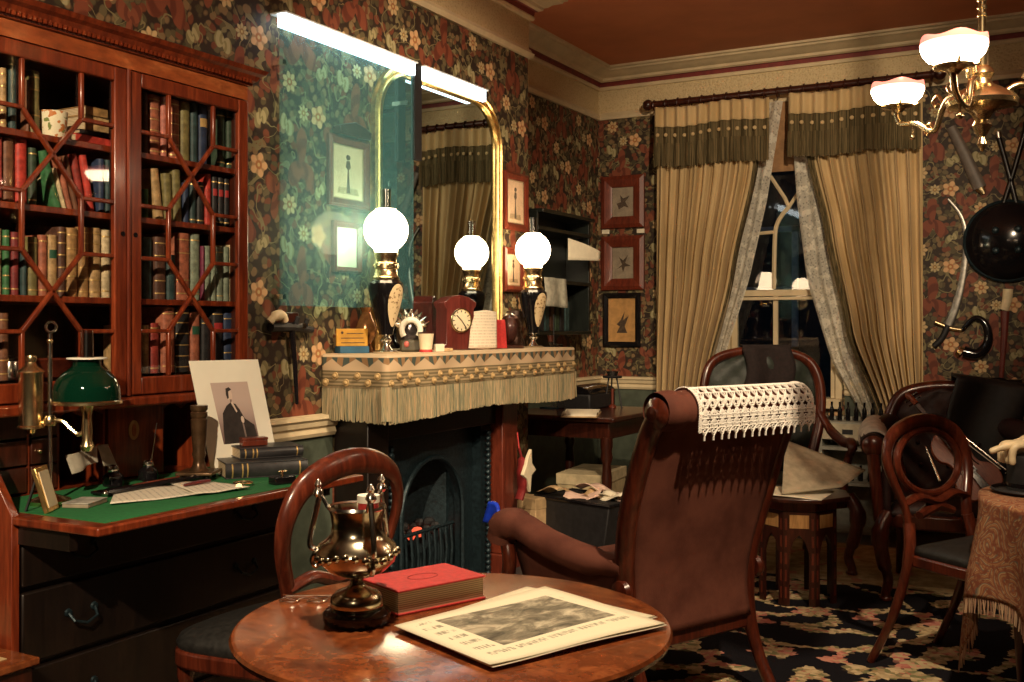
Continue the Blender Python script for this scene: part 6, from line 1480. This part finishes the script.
weapon('curved_sabre','curved steel sabre blade hanging point up right of the curtain',[('blade',[(948,199),(961,216),(966,240),(963,275),(956,305),(948,325)],[.006,.03],STEEL,.2),('hilt',[(948,325),(942,338),(934,346)],[.02,.018],BLACKM,.8),('guard',[(935,322),(950,328),(962,330)],[.012,.012],BRASS,.8)],'sword')
sh_c=pY(1008,241,YB-.01); sd_=thing('round_shield','round black domed shield mounted on the wall','shield',sh_c)
m=MB(); m.M=Matrix.Rotation(PI/2,4,'X'); m.lathe([(.25,0),(.255,.01),(.24,.025),(.2,.06),(.13,.09),(.05,.102),(0.001,.104)],seg=48); m.build('shield_face',BLACK,sd_)
m=MB(); m.tube([(.25*math.cos(a*PI/24),-.014,.25*math.sin(a*PI/24)) for a in range(48)],.011,6,closed=True); m.build('rim',IRON,sd_)
for a in range(4): MB().ball((.09*math.cos(a*PI/2+.8),-.1,.09*math.sin(a*PI/2+.8)),.022,12,8,(1,.6,1)).build('boss',IRON,sd_)
weapon('fighting_stick','dark stick crossed behind the shield, leaning left to right',[('shaft',[(999,138),(1008,170),(1022,226)],[.016,.016],BLACKW,1),('ferrule',[(998,132),(999,138)],[.018,.018],SILVER,1)],'stick')
weapon('fighting_stick','dark stick crossed behind the shield, leaning right to left',[('shaft',[(1026,128),(1014,170),(1000,215)],[.016,.016],BLACKW,1),('knob',[(1027,122),(1026,130)],[.024,.02],BLACKW,1)],'stick')
weapon('dagger','dagger with cream handle and dark red sheath below the shield',[('handle',[(1008,289),(1007,300),(1004,310)],[.03,.026],BONE,.6),('sheath',[(1005,311),(1004,340),(1001,380)],[.026,.012],plain('oxblood_sheath',(.12,.018,.012),.4),.5)],'dagger')
t=weapon('powder_horn','dark curled powder horn hanging beside the sabre hilt',[('horn',[(962,330),(975,318),(986,325),(988,342),(978,354),(964,352)],[.012,.04],BLACK,.9),('cap',[(962,353),(958,350)],[.042,.03],BRASS,.9)],'horn')

# ------------------------------------------------------------------ chandelier
cc=rt(U(982)*3.1,3.1); ch=thing('gas_chandelier','brass gas chandelier with opal bowl shades edged in pink','chandelier',(cc[0],cc[1],0))
zb0=zof(100,3.1)
MB().lathe([(.05,ZC-.02),(.055,ZC-.001),(.02,ZC-.03)][::-1],seg=20).build('ceiling_rose',BRASS,ch)
m=MB().tube([(0,0,zb0+.05),(0,0,ZC-.02)],.011,10)
k=0; z=zb0+.25
while z<ZC-.05: m.ball((0,0,z),.015,8,5,(1,1,.7)); z+=.022
m.build('beaded_stem',BRASS,ch)
MB().lathe([(.012,zb0+.19),(.02,zb0+.185),(.018,zb0+.1),(.03,zb0+.09),(.035,zb0+.075),(.025,zb0+.06),(.03,zb0+.045),(.05,zb0+.035),(.09,zb0+.01),(.1,zb0-.005),(.095,zb0-.018),(.05,zb0-.025),(.03,zb0-.04),(.02,zb0-.06),(.028,zb0-.075),(.018,zb0-.095),(.008,zb0-.11),(.014,zb0-.13),(.004,zb0-.15),(0,zb0-.152)],seg=32).build('body',BRASS,ch)
b1_=rt(U(954)*2.76,2.76); b2_=rt(U(897)*3.5,3.5); ang1=math.atan2(b1_[1]-cc[1],b1_[0]-cc[0]); ang2=math.atan2(b2_[1]-cc[1],b2_[0]-cc[0]); ang3=(ang1+ang2)/2+PI if abs(ang1-ang2)<PI else (ang1+ang2)/2
zbw=[zof(48,2.76),zof(92,3.5),zof(70,3.1)]
for kk,(ag,zz_) in enumerate(zip((ang1,ang2,ang3 if abs(math.cos(ang3-ang1))<.9 else ang3),zbw)):
    ca,sa=math.cos(ag),math.sin(ag); R_=.41
    def q(r,z,o=0): return (r*ca-o*sa,r*sa+o*ca,z)
    arm=MB().tube(catmull([q(.04,zb0+.0),q(.1,zb0+.04),q(.17,zb0+.02),q(.22,zb0-.05),q(.31,zz_-.125),q(.39,zz_-.11),q(.415,zz_-.075),q(.41,zz_-.05)],6),[.011]*12+[.009]*31,10).build('arm',BRASS,ch)
    for (r0,z0) in ((.13,zb0+.06),(.24,zb0-.05),(.2,zb0+.03)): MB().tube(catmull([q(r0-.02,z0),q(r0,z0+.025),q(r0+.025,z0+.012),q(r0+.012,z0-.008),q(r0,z0)],4),.005,6).build('leaf_scroll',BRASS,arm)
    MB().lathe([(.012,-.07),(.02,-.06),(.03,-.055),(.05,-.052),(.052,-.046),(.02,-.044),(0,-.044)],(.41*ca,.41*sa,zz_),20).build('gallery',BRASS,arm)
    for g_ in range(5):
        a=g_*2*PI/5; MB().tube(catmull([(.41*ca+.045*math.cos(a),.41*sa+.045*math.sin(a),zz_-.05),(.41*ca+.062*math.cos(a),.41*sa+.062*math.sin(a),zz_-.045),(.41*ca+.06*math.cos(a),.41*sa+.06*math.sin(a),zz_-.032)],3),.004,5).build('gallery_claw',BRASS,arm)
    bl=[(.03,-.045),(.045,-.043),(.062,-.034),(.076,-.018),(.083,.0),(.084,.014),(.082,.026)]
    n=40; vs=[];fs=[]
    for (r,z) in bl:
        for i in range(n):
            a=2*PI*i/n; zz2=z+(.005*math.cos(5*a) if z>.01 else 0); vs.append((r*math.cos(a),r*math.sin(a),zz2))
    for j in range(len(bl)-1):
        for i in range(n): fs.append((j*n+i,j*n+(i+1)%n,(j+1)*n+(i+1)%n,(j+1)*n+i))
    bo=MB().add(vs,fs).build('bowl_shade',BOWL,ch,smooth=80); bo.location=(.41*ca,.41*sa,zz_)
    # key tap
    MB().tube([q(.33,zz_-.13),q(.33,zz_-.16)],.004,6).ball(q(.33,zz_-.165),.009,8,6).build('gas_tap',BRASS,arm)
